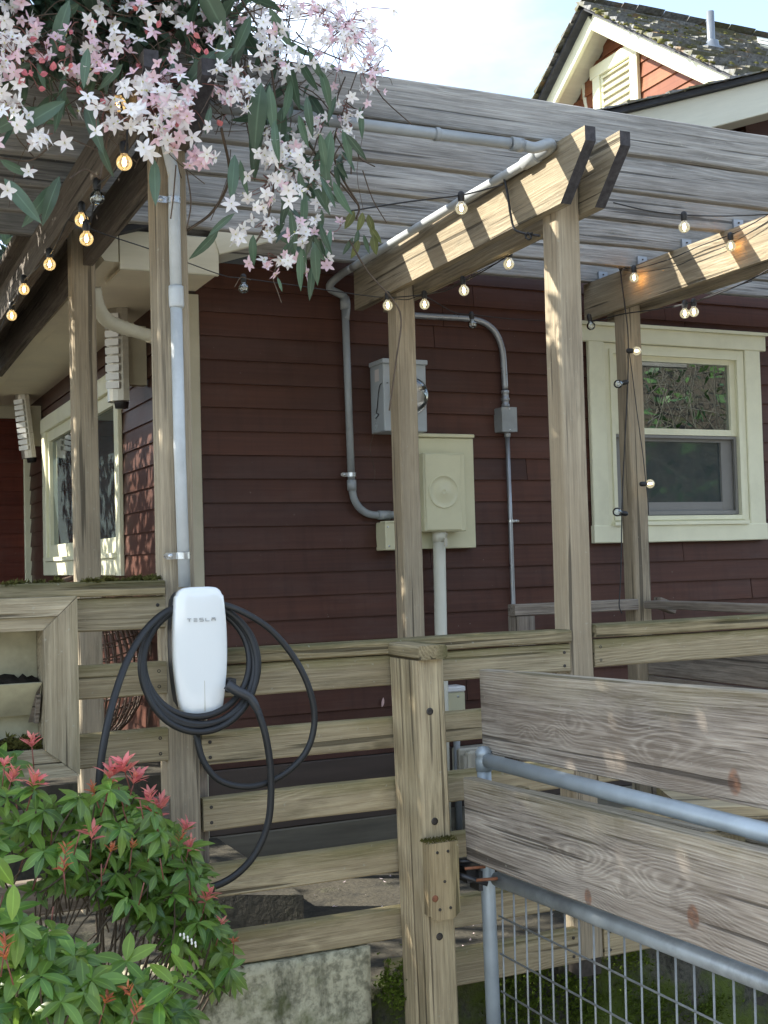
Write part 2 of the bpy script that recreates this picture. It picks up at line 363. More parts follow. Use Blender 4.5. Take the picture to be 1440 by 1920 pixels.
M['stem'] = plain('woody vine stem', (.10, .075, .055), .8, var=.35, sc=30, bumpst=.6, spec=.2)
M['redstem'] = plain('reddish twig', (.20, .075, .055), .6, var=.3, sc=30, spec=.3)
M['twig'] = plain('grey twig', (.095, .075, .055), .8, var=.3, sc=30, bumpst=.4, spec=.2)
M['brush'] = plain('bare brush', (.085, .078, .06), .8, var=.4, sc=6)
M['sashgrey'] = plain('grey sash vinyl', (.20, .195, .18), .5, var=.05)
M['vent'] = plain('lead vent pipe', (.20, .22, .24), .4, metal=.5, var=.15, sc=10)

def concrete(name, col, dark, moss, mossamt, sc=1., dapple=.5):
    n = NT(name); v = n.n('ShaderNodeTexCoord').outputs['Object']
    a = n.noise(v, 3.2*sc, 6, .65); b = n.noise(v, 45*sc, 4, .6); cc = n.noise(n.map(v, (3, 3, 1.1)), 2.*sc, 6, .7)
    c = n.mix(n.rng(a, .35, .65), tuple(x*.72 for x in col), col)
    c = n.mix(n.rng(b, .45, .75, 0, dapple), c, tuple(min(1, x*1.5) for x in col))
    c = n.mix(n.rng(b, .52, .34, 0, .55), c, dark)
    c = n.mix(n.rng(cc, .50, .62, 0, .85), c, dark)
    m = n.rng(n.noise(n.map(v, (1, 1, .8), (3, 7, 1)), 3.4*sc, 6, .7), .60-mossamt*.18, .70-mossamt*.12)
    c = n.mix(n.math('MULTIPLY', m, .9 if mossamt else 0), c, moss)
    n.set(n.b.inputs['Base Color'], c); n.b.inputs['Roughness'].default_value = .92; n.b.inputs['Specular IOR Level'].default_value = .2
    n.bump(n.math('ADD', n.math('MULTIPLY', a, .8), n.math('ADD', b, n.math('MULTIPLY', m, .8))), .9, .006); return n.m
M['concrete'] = concrete('stained concrete', (.44, .42, .30), (.055, .058, .034), (.09, .105, .03), .55, 1.)
M['paleconcrete'] = concrete('pale driveway', (.50, .47, .41), (.25, .23, .20), (.2, .2, .12), .1, .5, .2)
M['mossrock'] = concrete('mossy rock wall', (.085, .08, .062), (.014, .014, .011), (.075, .10, .016), .75, 1.4, .2)
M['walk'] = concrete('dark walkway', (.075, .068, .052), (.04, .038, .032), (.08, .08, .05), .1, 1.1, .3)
M['earth'] = concrete('garden earth', (.07, .055, .04), (.02, .017, .012), (.05, .06, .02), .3, .8)
M['mossclump'] = plain('moss clump', (.085, .12, .018), .95, var=.6, sc=90, bumpst=1., spec=.1)
M['mossdry'] = plain('brown moss clump', (.10, .095, .028), .95, var=.6, sc=90, bumpst=1., spec=.1, dirt=.5, dirtcol=(.03, .025, .012))

def shingle_mat():
    n = NT('mossy roof shingle'); v = n.n('ShaderNodeTexCoord').outputs['Object']
    a = n.noise(n.map(v, (3, 8, 8)), 1.0, 5, .7); b = n.noise(v, 40, 3, .6)
    c = n.mix(n.rng(b, .3, .7), (.08, .082, .082), (.27, .27, .26))
    c = n.mix(n.rng(a, .48, .58, 0, .85), c, (.105, .10, .045)); c = n.mix(n.rng(n.noise(v, 6., 4, .6), .58, .66, 0, .6), c, (.22, .12, .04))
    n.set(n.b.inputs['Base Color'], c); n.b.inputs['Roughness'].default_value = .9; n.bump(b, .8, .004); return n.m
M['shingle'] = shingle_mat()
M['roofedge'] = plain('dark roof edge', (.035, .037, .045), .8, var=.5, sc=20, bumpst=.6)

def leafmat(name, c1, c2, rough=.4, trans=.25, spec=.5, tint=.3):
    n = NT(name); tcn = n.n('ShaderNodeTexCoord'); rv, rnd = n.rvec()
    g = n.n('ShaderNodeSeparateXYZ', {0: n.n('ShaderNodeAttribute', attribute_name='lc').outputs['Vector']})
    lv = g.outputs[2]
    f = n.math('ADD', n.math('MULTIPLY', lv, .6), n.math('MULTIPLY', n.noise(tcn.outputs['Object'], 30, 3), .4))
    c = n.mix(n.rng(f, .2, .8), c1, c2)
    hs = n.n('ShaderNodeHueSaturation', {'Color': c}); n.set(hs.inputs['Value'], n.rng(rnd, 0, 1, 1-tint, 1+tint)); n.set(hs.inputs['Hue'], n.rng(n.math('FRACT', n.math('MULTIPLY', rnd, 7.31)), 0, 1, .485, .512))
    c = hs.outputs[0]
    mid = n.rng(n.math('ABSOLUTE', g.outputs[1]), .0, .14, 1., 0.)
    c = n.mix(n.math('MULTIPLY', mid, .35), c, tuple(min(1, x*2.2+.02) for x in c2))
    n.set(n.b.inputs['Base Color'], c); n.b.inputs['Roughness'].default_value = rough; n.b.inputs['Specular IOR Level'].default_value = spec
    tr = n.n('ShaderNodeBsdfTranslucent'); n.set(tr.inputs[0], n.mix(.5, c, tuple(min(1, x*1.6) for x in c2)))
    ms = n.n('ShaderNodeMixShader', {0: trans}); n.t.links.new(n.b.outputs[0], ms.inputs[1]); n.t.links.new(tr.outputs[0], ms.inputs[2]); n.t.links.new(ms.outputs[0], n.out.inputs[0])
    return n.m
M['vineleaf'] = leafmat('clematis leaf', (.038, .074, .046), (.095, .155, .095), .38, .2)
M['vineleafy'] = leafmat('yellowing clematis leaf', (.10, .12, .04), (.20, .22, .08), .45, .3)
M['pleaf'] = leafmat('pieris leaf', (.050, .125, .018), (.165, .27, .045), .33, .25)
M['pleafy'] = leafmat('lime young leaf', (.10, .20, .02), (.22, .36, .05), .35, .35)
M['redleaf'] = leafmat('red young leaf', (.48, .05, .06), (.74, .24, .20), .35, .3)
M['orangeleaf'] = leafmat('orange young leaf', (.34, .07, .03), (.52, .18, .07), .35, .3)
M['petalw'] = leafmat('white petal', (.86, .79, .78), (.93, .91, .88), .5, .35, .3, .08)
M['petalp'] = leafmat('pink petal', (.80, .50, .56), (.88, .70, .74), .5, .35, .3, .12)
M['bud'] = leafmat('pink bud', (.66, .20, .22), (.78, .36, .36), .45, .25, .3, .15)
M['stamen'] = plain('yellow stamen', (.60, .58, .22), .6, var=.2, sc=80, bumpst=0)
M['treeleaf'] = leafmat('tree foliage', (.02, .05, .015), (.06, .11, .03), .5, .2)
M['deadleaf'] = plain('dead pink leaf', (.50, .33, .30), .6, var=.3, sc=20)
M['sprig'] = plain('white flower sprig', (.75, .74, .66), .5, var=.05)

def glassmat(name, tintc, refl=.55, rough=.0, haze=0., glow=None):
    n = NT(name); n.t.nodes.remove(n.b)
    gl = n.n('ShaderNodeBsdfGlossy', {'Color': (.9, .95, .95, 1), 'Roughness': rough}); tr = n.n('ShaderNodeBsdfTransparent', {'Color': c4(tintc)})
    lw = n.n('ShaderNodeFresnel', {'IOR': 1.5}); f = n.math('ADD', n.math('MULTIPLY', lw.outputs[0], 1.6), refl)
    ms = n.n('ShaderNodeMixShader'); n.set(ms.inputs[0], n.math('MINIMUM', f, 1.)); n.t.links.new(tr.outputs[0], ms.inputs[1]); n.t.links.new(gl.outputs[0], ms.inputs[2])
    out = ms.outputs[0]
    if haze:
        df = n.n('ShaderNodeBsdfDiffuse', {'Color': (.09, .12, .125, 1)}); m2 = n.n('ShaderNodeMixShader', {0: haze}); n.t.links.new(out, m2.inputs[1]); n.t.links.new(df.outputs[0], m2.inputs[2]); out = m2.outputs[0]
    if glow:
        e = n.n('ShaderNodeEmission', {'Color': c4(glow[0]), 'Strength': glow[1]}); ad = n.n('ShaderNodeAddShader'); n.t.links.new(out, ad.inputs[0]); n.t.links.new(e.outputs[0], ad.inputs[1]); out = ad.outputs[0]
    n.t.links.new(out, n.out.inputs[0]); return n.m
M['glass'] = glassmat('window glass', (.5, .55, .55), .22)
M['screen'] = glassmat('insect screen glass', (.45, .5, .52), .10, .03, .35)
M['globe'] = glassmat('clear globe glass', (.92, .93, .92), .12)
M['globepale'] = glassmat('pale lit globe glass', (.97, .92, .78), .08, glow=((1, .84, .6), .035))
M['globelit'] = glassmat('lit globe glass', (.90, .80, .60), .10, glow=((1, .66, .30), .07))
M['interior'] = plain('dark interior', (.02, .022, .022), .9, var=.3, sc=2)
M['curtain'] = plain('pale curtain', (.30, .34, .33), .8, var=.15, sc=4, vs=(8, 8, 1))
def emit(name, col, st):
    n = NT(name); n.t.nodes.remove(n.b); e = n.n('ShaderNodeEmission', {'Color': c4(col), 'Strength': st}); n.t.links.new(e.outputs[0], n.out.inputs[0]); return n.m
M['filament'] = emit('glowing filament', (1, .66, .28), 9.)
M['filamentpale'] = emit('pale glowing filament', (1, .78, .46), 5.)
M['filamentoff'] = plain('pale filament', (.55, .55, .45), .4, var=.02)

# ================================================================== GROUND AND WALKS
mb = MB(); N = 40
for i in range(N+1):
    for j in range(N+1):
        x = -60+120*i/N; y = -60+120*j/N; z = -.5
        mb.v.append((x, y, z + .04*mnoise.noise(V((x*.5, y*.5, 0)))))
for i in range(N):
    for j in range(N): a = i*(N+1)+j; mb.f.append([a, a+N+1, a+N+2, a+1]); mb.m.append(0)
tag(build('ground', mb, M['earth']), kind='structure')
mb = MB(); mb.box((-9, -8.6, -.6), (13, 1.9, -.44)); tag(build('bounce_ground', mb, M['paleconcrete']), kind='structure')  # unseen pale ground, added to bounce sunlight onto the house front
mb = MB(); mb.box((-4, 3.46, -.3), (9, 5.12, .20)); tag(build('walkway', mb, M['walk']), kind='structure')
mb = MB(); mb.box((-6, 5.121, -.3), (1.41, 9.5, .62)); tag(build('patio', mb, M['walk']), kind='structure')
def rough_block(lo, hi, n, amp, sc, seed=0):
    """a subdivided block with an uneven surface"""
    m = MB(); lo = V(lo); hi = V(hi); d = hi-lo; cells = [max(1, int(d[i]/n)) for i in range(3)]; idx = {}
    def vert(i, j, k):
        key = (i, j, k)
        if key not in idx:
            p = V((lo.x+d.x*i/cells[0], lo.y+d.y*j/cells[1], lo.z+d.z*k/cells[2]))
            q = p*sc+V((seed, seed*2, 0)); p = p+V((mnoise.noise(q), mnoise.noise(q+V((9,9,9))), mnoise.noise(q+V((5,0,3)))))*amp + V((0, mnoise.noise(q*3.3), 0))*amp*.5
            idx[key] = len(m.v); m.v.append(tuple(p))
        return idx[key]
    A, B, Cc = cells
    def quad(a, b, c, e): m.sm.add(len(m.f)); m.f.append([a, b, c, e]); m.m.append(0)
    for i in range(A):
        for k in range(Cc): quad(vert(i,0,k), vert(i+1,0,k), vert(i+1,0,k+1), vert(i,0,k+1)); quad(vert(i+1,B,k), vert(i,B,k), vert(i,B,k+1), vert(i+1,B,k+1))
    for j in range(B):
        for k in range(Cc): quad(vert(0,j+1,k), vert(0,j,k), vert(0,j,k+1), vert(0,j+1,k+1)); quad(vert(A,j,k), vert(A,j+1,k), vert(A,j+1,k+1), vert(A,j,k+1))
    for i in range(A):
        for j in range(B): quad(vert(i,j,Cc), vert(i+1,j,Cc), vert(i+1,j+1,Cc), vert(i,j+1,Cc)); quad(vert(i,j+1,0), vert(i+1,j+1,0), vert(i+1,j,0), vert(i,j,0))
    return m
t = build('concrete_wall', rough_block((-.6, 3.29, -.5), (1.437, 3.45, .385), .03, .006, 6), M['concrete'], loc=(.6, 3.37, -.5))
tag(t, 'stained concrete kerb wall under the lowest fence rail beside the shrub', 'wall')
rock = build('retaining_wall', rough_block((1.50, 3.44, -.5), (6, 3.75, .19), .035, .035, 5, 3), M['mossrock'], loc=(3, 3.6, -.5))
tag(rock, 'dark mossy rock wall seen through the wire mesh of the gate', 'wall')
mb = MB(); rr = random.Random(5)
def mossblob(mb, c, r, n, rr, fl=.6):
    for _ in range(n):
        p = V((rr.gauss(0, r), rr.gauss(0, r*.5), rr.gauss(0, r*fl)))+V(c); s = rr.uniform(.004, .011)
        for k in range(4):
            d = V((rr.uniform(-1,1), rr.uniform(-1,.2), rr.uniform(-.2,1))).normalized()*s*1.6; w = d.cross(V((rr.random(), rr.random(), rr.random()))).normalized()*s*.35
            mb.add([p-w, p+w, p+d], [(0,1,2)])
for (px, py, r) in [(1010,1830,.05),(1030,1870,.06),(960,1900,.05),(1100,1880,.04),(1175,1795,.04),(1190,1860,.05),(1000,1900,.05),(1070,1850,.03),(1240,1900,.05),(1330,1890,.04),(950,1850,.04),(1090,1905,.04),(1200,1905,.05)]:
    mossblob(mb, oy(px, py, 3.42), r, 200, rr)
tag(build('moss', mb, M['mossclump'], rock), kind='stuff')
mb = MB(); mossblob(mb, oy(740, 1850, 3.30), .025, 420, rr, 1.3)
tag(build('moss_tuft', mb, M['mossclump'], loc=oy(740, 1870, 3.3)), 'bright green moss tuft growing at the left foot of the capped gate post', 'moss')
# step block beside the house corner
mb = MB(); mb.prism([(1.05, 4.35), (1.52, 4.05), (1.52, 5.08), (1.05, 5.08)], 2, .16, .34)
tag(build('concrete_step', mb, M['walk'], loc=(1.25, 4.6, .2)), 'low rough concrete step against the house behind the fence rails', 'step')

# ================================================================== HOUSE
house = thing('house', (4, 7, -.5), 'dark red clapboard house with cream window trim and mossy shingle roof', 'house')
EX = .1037; YW = 5.117; XL = 1.43
SID = {}
def siding(A, B, mat, parent=house, ex=EX):
    A = V(A); B = V(B); Ln = (B-A).length
    if Ln < .02: return
    key = (round(Ln, 2), mat, ex)
    if key not in SID:
        m = MB(); l = Ln/2; P = [(.004, 0), (-.018, 0), (-.0055, ex+.012), (.004, ex+.012)]; n = max(1, int(Ln/.6)); vs = []
        for i in range(n+1):
            w = random.uniform(-.0012, .0012) if 0 < i < n else 0
            for k, (a, b) in enumerate(P): vs.append((-l+2*l*i/n, a, b + (w if k < 2 else 0)))
        fs = [(i*4+k, (i+1)*4+k, (i+1)*4+(k+1) % 4, i*4+(k+1) % 4) for i in range(n) for k in range(4)] + [(0,1,2,3), (n*4+3, n*4+2, n*4+1, n*4)]
        m.add(vs, fs); SID[key] = m.mesh('siding_board', M[mat])
    x = (B-A).normalized(); z = V((0,0,1)); y = z.cross(x)
    return link('siding_board', SID[key], Matrix.Translation((A+B)/2) @ Matrix((x, y, z)).transposed().to_4x4(), parent)
rr = random.Random(11)
def cutrow(x0, x1):
    out = []; x = x0
    while x1-x > 1.4:
        c = x+rr.uniform(1.1, 2.8)
        if x1-c < .5: break
        out.append((x, c-.0015)); x = c+.0015
    out.append((x, x1)); return out
RS = .33
def zroof(x): return 2.80+RS*(x-1.02)
def topline(x): return zroof(x)-.185      # underside of the rake
WX0, WX1 = oy(1125, 800, 5.1).x, oy(1403, 800, 5.1).x; WZ0, WZ1 = 1.625, 2.585
for k in range(-24, 16):
    z = 2.178-EX*k
    x0 = 1.485
    if topline(x0) < z+EX*.5: x0 = 1.02+(z+EX*.5+.185-2.80)/RS
    if x0 > 6.9: continue
    segs = cutrow(x0, 7)
    for a, b in segs:
        if z+EX > WZ0 and z < WZ1:
            if b < WX0 or a > WX1: siding((a, YW, z), (b, YW, z), 'siding')
            else:
                if a < WX0: siding((a, YW, z), (WX0, YW, z), 'siding')
                if b > WX1: siding((WX1, YW, z), (b, YW, z), 'siding')
        else: siding((a, YW, z), (b, YW, z), 'siding')
plank('skirt_board', house, (1.47, YW-.012, .535), (7, YW-.012, .535), .165, .02, M['skirt'])
plank('skirt_board', house, (1.47, YW-.004, .40), (7, YW-.004, .40), .12, .02, M['skirt'])
plank('skirt_board', house, (1.47, YW-.022, .275), (7, YW-.022, .275), .13, .02, M['skirtbeige'])
# wall cores (the window opening is left free)
mb = MB(); y0, y1 = 5.122, 5.28
mb.box((1.44, y0, -.4), (WX0, y1, 2.72)); mb.prism([(WX1, -.4), (7.2, -.4), (7.2, zroof(7.2)-.2), (WX1, zroof(WX1)-.2)], 1, y0, y1); mb.box((WX0, y0, -.4), (WX1, y1, WZ0)); mb.box((WX0, y0, WZ1), (WX1, y1, 3.3))
build('wall', mb, M['skirt'], house)
mb = MB(); mb.box((WX0-.3, 6.1, 1.0), (WX1+3.0, 6.15, 3.2)); mb.box((WX0-.3, 5.30, 3.0), (WX1+3.0, 6.1, 3.05)); mb.box((WX0-.3, 5.30, 1.0), (WX1+3.0, 6.1, 1.05)); mb.box((WX1+2.9, 5.3, 1.05), (WX1+2.95, 6.1, 3.0)); build('room_wall', mb, M['interior'], house)
# left side wall: window opening between ya and yb
ya, yb = 6.33, 8.48; zl0, zl1 = 1.56, 2.44
for k in range(-5, 16):
    z = 2.178-EX*k
    if z+EX > 2.75: continue
    for a, b in ((9.33, yb), (ya, 5.13)) if (z+EX > zl0 and z < zl1) else ((9.33, 5.13),):
        siding((XL, a, z), (XL, b, z), 'siding')
for k in range(-5, 16):
    z = 2.178-EX*k
    if z+EX > 2.78: continue
    siding((-4, 9.35, z), (XL-.03, 9.35, z), 'sidingred')
mb = MB(); mb.box((1.436, 5.28, -.4), (1.6, ya, 2.95)); mb.box((1.436, yb, -.4), (1.6, 9.6, 2.95)); mb.box((1.436, ya, -.4), (1.6, yb, zl0)); mb.box((1.436, ya, zl1), (1.6, yb, 2.95)); mb.box((-4, 9.36, -.4), (1.43, 9.6, 2.75))
build('wall', mb, M['skirt'], house)
mb = MB(); mb.box((2.4, ya-.6, 1.2), (2.45, yb+4, 2.8)); mb.box((1.62, ya-.6, 2.8), (2.4, yb+4, 2.85)); build('room_wall', mb, M['interior'], house)
mb = MB(); 
for i in range(14): yy = ya+.12+i*.045; mb.box((1.62+.012*(i % 2), yy, 1.5), (1.63+.012*(i % 2), yy+.04, 2.5))
build('curtain', mb, M['curtain'], house)
# corner boards
plank('corner_board', house, (1.455, YW-.022, -.1), (1.455, YW-.022, 2.66), .075, .022, M['trimdark'], up=(1,0,0))
plank('corner_board', house, (XL-.022, YW+.035, -.1), (XL-.022, YW+.035, 2.70), .09, .022, M['trimdark'], up=(0,1,0))
plank('corner_board', house, (XL-.03, 9.32, .5), (XL-.03, 9.32, 2.70), .05, .04, M['trim'], up=(1,0,0))

def window(parent_label, face, xs, zs):  # helper only for the front window
    pass
# front window -----------------------------------------------------------
def Xw(px): return oy(px, 800, 5.09).x
def Zw(px, py, Y=5.09): return oy(px, py, Y).z
win = build('window', MB().box((WX0-.002, 5.10, WZ0-.01), (WX0+.02, 5.12, WZ0+.0)), M['trim'], house)
yf = 5.083
zt, zb = Zw(1426, 660), Zw(1300, 983)
ht = Zw(1426, 632)
plank('head_trim', win, (3.44, yf, (zt+ht)/2), (4.612, yf, (zt+ht)/2), ht-zt, .03, M['trim'])
mb = MB(); mb.box((3.435, yf-.03, ht), (4.62, yf+.03, ht+.016)); build('drip_cap', mb, M['trim'], win)
xl0, xl1, xr0, xr1 = Xw(1105), Xw(1134), Xw(1397), Xw(1426)
bz0 = Zw(1300, 1015)
plank('side_trim', win, ((xl0+xl1)/2, yf+.002, zb-.001), ((xl0+xl1)/2, yf+.002, zt), xl1-xl0, .026, M['trim'], up=(1,0,0))
plank('side_trim', win, ((xr0+xr1)/2, yf+.002, zb-.001), ((xr0+xr1)/2, yf+.002, zt), xr1-xr0, .026, M['trim'], up=(1,0,0))
plank('bottom_trim', win, (xl0-.004, yf, (zb+bz0)/2), (xr1+.004, yf, (zb+bz0)/2), zb-bz0, .03, M['trim'])
def frame(name, par, x0, x1, z0, z1, wl, wr, wb, wt, y0, y1, mat):
    mb = MB(); mb.box((x0, y0, z0), (x0+wl, y1, z1)); mb.box((x1-wr, y0, z0), (x1, y1, z1)); mb.box((x0+wl, y0+.001, z0), (x1-wr, y1, z0+wb)); mb.box((x0+wl, y0+.001, z1-wt), (x1-wr, y1, z1))
    return build(name, mb, M[mat], par)
xi0, xi1 = xl1, xr0; zi0, zi1 = zb, zt
frame('frame', win, xi0+.002, xi1-.002, zi0+.002, zi1-.002, .03, .03, .022, .03, 5.082, 5.14, 'trim')
frame('frame', win, xi0+.032, xi1-.032, zi0+.024, zi1-.032, .022, .022, .022, .022, 5.074, 5.15, 'trim')
gx0, gx1 = xi0+.054, xi1-.054
zm = Zw(1362, 812, 5.11)
frame('sash', win, gx0, gx1, zm-.018, zi1-.054, .035, .035, .032, .026, 5.095, 5.13, 'trim')
mb = MB(); mb.box((gx0+.035, 5.112, zm+.014), (gx1-.035, 5.116, zi1-.08)); build('pane', mb, M['glass'], win)
frame('screen_frame', win, gx0+.003, gx1-.003, zi0+.05, zm-.02, .014, .014, .02, .014, 5.098, 5.112, 'sashgrey')
frame('sash', win, gx0+.02, gx1-.012, zi0+.062, zm-.02, .05, .075, .055, .03, 5.122, 5.15, 'sashgrey')
mb = MB(); mb.box((gx0+.07, 5.136, zi0+.117), (gx1-.087, 5.140, zm-.05)); build('pane', mb, M['screen'], win)
mb = MB(); mb.box((xi0+.02, 5.055, zi0-.002), (xi1-.02, 5.10, zi0+.016)); build('sill', mb, M['trim'], win)
# left side window --------------------------------------------------------
win2 = build('window', MB().box((XL-.004, ya-.01, zl0-.01), (XL+.01, ya, zl0)), M['trim'], house)
xf = XL-.028
mb = MB(); plank('head_trim', win2, (xf, yb+.15, 2.47), (xf, ya-.1, 2.47), .10, .028, M['trim'])
plank('side_trim', win2, (xf+.002, ya-.035, 1.452), (xf+.002, ya-.035, 2.42), .09, .026, M['trim'], up=(0,1,0))
plank('side_trim', win2, (xf+.002, yb+.06, 1.452), (xf+.002, yb+.06, 2.42), .13, .026, M['trim'], up=(0,1,0))
plank('bottom_trim', win2, (xf, yb-.005, 1.498), (xf, ya+.01, 1.498), .092, .028, M['trim'])
mb = MB(); mb.box((xf-.03, ya-.02, 1.545), (XL+.05, yb+.02, 1.57)); build('sill', mb, M['trim'], win2)
for (a, b) in ((ya+.01, 7.15), (7.19, yb-.005)):
    mb = MB(); w = .07; x0, x1 = XL-.02, XL+.03
    mb.box((x0, a, 1.572), (x1, a+w, 2.42)); mb.box((x0, b-w, 1.572), (x1, b, 2.42)); mb.box((x0+.001, a+w, 1.572), (x1, b-w, 1.572+.08)); mb.box((x0+.001, a+w, 2.35), (x1, b-w, 2.42))
    s_ = build('sash', mb, M['trim'], win2)
    mb = MB(); mb.box((XL+.002, a+w, 1.652), (XL+.006, b-w, 2.35)); build('pane', mb, M['screen'], win2)
# eaves -------------------------------------------------------------------
mb = MB(); mb.box((1.085, 4.79, 2.705), (1.425, 9.34, 2.72))
build('soffit', mb, M['soffit'], house)
mb = MB(); mb.box((-4, 8.9, 2.715), (1.08, 9.34, 2.73)); build('soffit', mb, M['soffit'], house)
plank('frieze_board', house, (-4, 9.325, 2.66), (1.40, 9.325, 2.66), .10, .022, M['trimdark'])
plank('fascia', house, (1.082, 9.3, 2.755), (1.082, 4.79, 2.755), .11, .02, M['soffit'])
gut = build('gutter', MB().prism([(.975, 2.805), (.985, 2.805), (.99, 2.735), (1.02, 2.695), (1.072, 2.695), (1.072, 2.805), (1.066, 2.805), (1.066, 2.702), (1.022, 2.702), (.997, 2.735), (.992, 2.811), (.975, 2.811)], 1, 4.76, 9.2), M['soffit'], house)
mb = MB(); mb.prism([(.975, 2.810), (.99, 2.735), (1.02, 2.692), (1.074, 2.692), (1.074, 2.810)], 1, 4.752, 4.76); build('gutter_end', mb, M['fascia'], gut)
mb = MB(); mb.box((.994, 4.80, 2.755), (1.066, 9.1, 2.765)); build('gutter_inside', mb, M['gutterdark'], gut)  # near-black blue strip filling the inside of the gutter
plank('return_board', house, (1.08, 4.765, 2.745), (1.482, 4.765, 2.745), .155, .022, M['fascia'])
mb = MB(); mb.box((1.095, 4.78, 2.675), (1.48, 5.09, 2.69)); build('soffit', mb, M['soffit'], house)
# rake: fascia climbing to the right, its soffit and the roof above
def rk(x, dz): return V((x, 4.76, zroof(x)+dz))
plank('rake_board', house, rk(1.46, -.113), rk(7.2, -.113), .165, .024, M['fascia'])
mb = MB(); a, b = rk(1.46, -.18), rk(7.2, -.18)
mb.add([(a.x, 4.775, a.z), (b.x, 4.775, b.z), (b.x, 5.115, b.z), (a.x, 5.115, a.z), (a.x, 4.775, a.z+.015), (b.x, 4.775, b.z+.015), (b.x, 5.115, b.z+.015), (a.x, 5.115, a.z+.015)], [(0,3,2,1),(4,5,6,7),(0,1,5,4),(1,2,6,5),(2,3,7,6),(3,0,4,7)])
build('soffit', mb, M['fascia'], house)
roof = None
def roofplane(name, O, U, Wd, lu, lw, edge, parent=house, course=.125, seed=1, tk=1.0):
    """O corner at the eave; U along the eave; Wd up the slope; stepped shingle courses"""
    r2 = random.Random(seed); O = V(O); U = V(U).normalized(); Wd = V(Wd).normalized(); Nn = U.cross(Wd)
    if Nn.z < 0: Nn = -Nn
    base = MB(); q = [O, O+U*lu, O+U*lu+Wd*lw, O+Wd*lw]
    base.add([*q, *[p-Nn*.022 for p in q]], [(0,1,2,3),(7,6,5,4),(0,4,5,1),(1,5,6,2),(2,6,7,3),(3,7,4,0)])
    r_ = build(name, base, M['roofedge'], parent)
    sh = MB(); k = 0; s = -.03
    while s < lw:
        u = -.03+r2.uniform(-.1, 0)
        while u < lu+.03:
            w = r2.uniform(.11, .26); a = max(u, -.03-r2.uniform(0, .012)); b = min(u+w-.004, lu+.03); d = r2.uniform(-.010, .008); th = (.014+r2.uniform(0, .012))*tk
            if b-a > .01:
                p0 = O+U*a+Wd*(s+d); p1 = O+U*b+Wd*(s+d); e = Wd*(course*1.15)
                p2 = p1+e; p3 = p0+e
                sh.add([p0+Nn*th*1.6, p1+Nn*th*1.6, p2+Nn*.004, p3+Nn*.004, p0, p1], [(0,1,2,3),(0,4,5,1),(1,5,2),(0,3,4)])
            u += w
        s += course; k += 1
    tag(build('shingles', sh, M['shingle'], r_), kind='stuff')
    return r_, O, U, Wd, Nn
roof, *_r = roofplane('roof', (1.02, 4.70, 2.80), (0, 1, 0), (1, 0, RS), 5.0, 6.6, None, course=.13, seed=3, tk=.4)
# upper gable facing left -------------------------------------------------
GX = 5.0; GY, GZ = 7.10, 5.33; SL = .70; HW = 1.78
apex = V((GX, GY, GZ))
for sgn in (-1, 1):
    e = V((GX-.06, GY+sgn*HW, GZ-SL*HW)); up = V((0, -sgn, SL))
    O = V((GX-.08, GY+sgn*(HW+.12), GZ-SL*(HW+.12)+.03))
    r_, *_ = roofplane('roof', O, (1, 0, 0), (0, -sgn, SL), 4.6, (HW+.12)*math.sqrt(1+SL*SL), None, course=.115, seed=8+sgn)
    if sgn == -1: froof = r_
    # rake board and soffit of the gable overhang
    a = V((GX, GY+sgn*(HW+.05), GZ-SL*(HW+.05)-.062)); b = V((GX, GY, GZ-.062))
    plank('rake_board', house, a, b, .115, .03, M['trim'])
    mb = MB(); q0 = V((GX+.016, GY+sgn*HW, GZ-SL*HW-.05)); q1 = V((GX+.016, GY, GZ-.05)); dx = V((.20, 0, 0)); dn = V((0,0,.012))
    mb.add([q0, q1, q1+dx, q0+dx, q0+dn, q1+dn, q1+dx+dn, q0+dx+dn], [(0,3,2,1),(4,5,6,7),(0,1,5,4),(1,2,6,5),(2,3,7,6),(3,0,4,7)])
    build('soffit', mb, M['fascia'], house)
XG = GX+.20
k = 0; z = 3.95
while z < GZ-.10:
    half = (GZ-.07-z-EX*.6)/SL
    if half > .05: siding((XG, GY+half, z), (XG, GY-half, z), 'cedar')
    z += EX
mb = MB(); mb.prism([(GY-1.75, 3.7), (GY+1.75, 3.7), (GY+1.75, 4.1), (GY, GZ-.06), (GY-1.75, 4.1)], 0, XG+.006, XG+.1); build('wall', mb, M['siding'], house)
# louvred vent with its trim
vy0, vz0 = ox(1197, 174, XG-.03).y, 0
vy0 = ox(1197, 120, XG-.03).y; vy1 = ox(1113, 150, XG-.03).y; vz1 = ox(1185, 80, XG-.03).z
vent = build('vent', MB().box((XG-.03, vy0, 4.15), (XG-.028, vy0+.01, 4.2)), M['trim'], house)
hw = .085
plank('trim_board', vent, (XG-.03, vy0+hw/2, 4.0), (XG-.03, vy0+hw/2, vz1-.09), hw, .03, M['trim'], up=(0,1,0))
plank('trim_board', vent, (XG-.03, vy1-hw/2, 4.0), (XG-.03, vy1-hw/2, vz1-.09), hw, .03, M['trim'], up=(0,1,0))
plank('trim_board', vent, (XG-.032, vy1+.02, vz1-.045), (XG-.032, vy0-.01, vz1-.045), .09, .034, M['trim'])
z = 4.05
while z < vz1-.10:
    mb = MB(); y0, y1 = vy0+hw+.02, vy1-hw-.02
    mb.add([(XG-.04, y0, z), (XG-.04, y1, z), (XG-.005, y1, z+.045), (XG-.005, y0, z+.045), (XG-.033, y0, z-.006), (XG-.033, y1, z-.006), (XG+.002, y1, z+.039), (XG+.002, y0, z+.039)], [(0,1,2,3),(7,6,5,4),(0,4,5,1),(1,5,6,2),(2,6,7,3),(3,7,4,0)])
    build('slat', mb, M['trim'], vent); z += .052
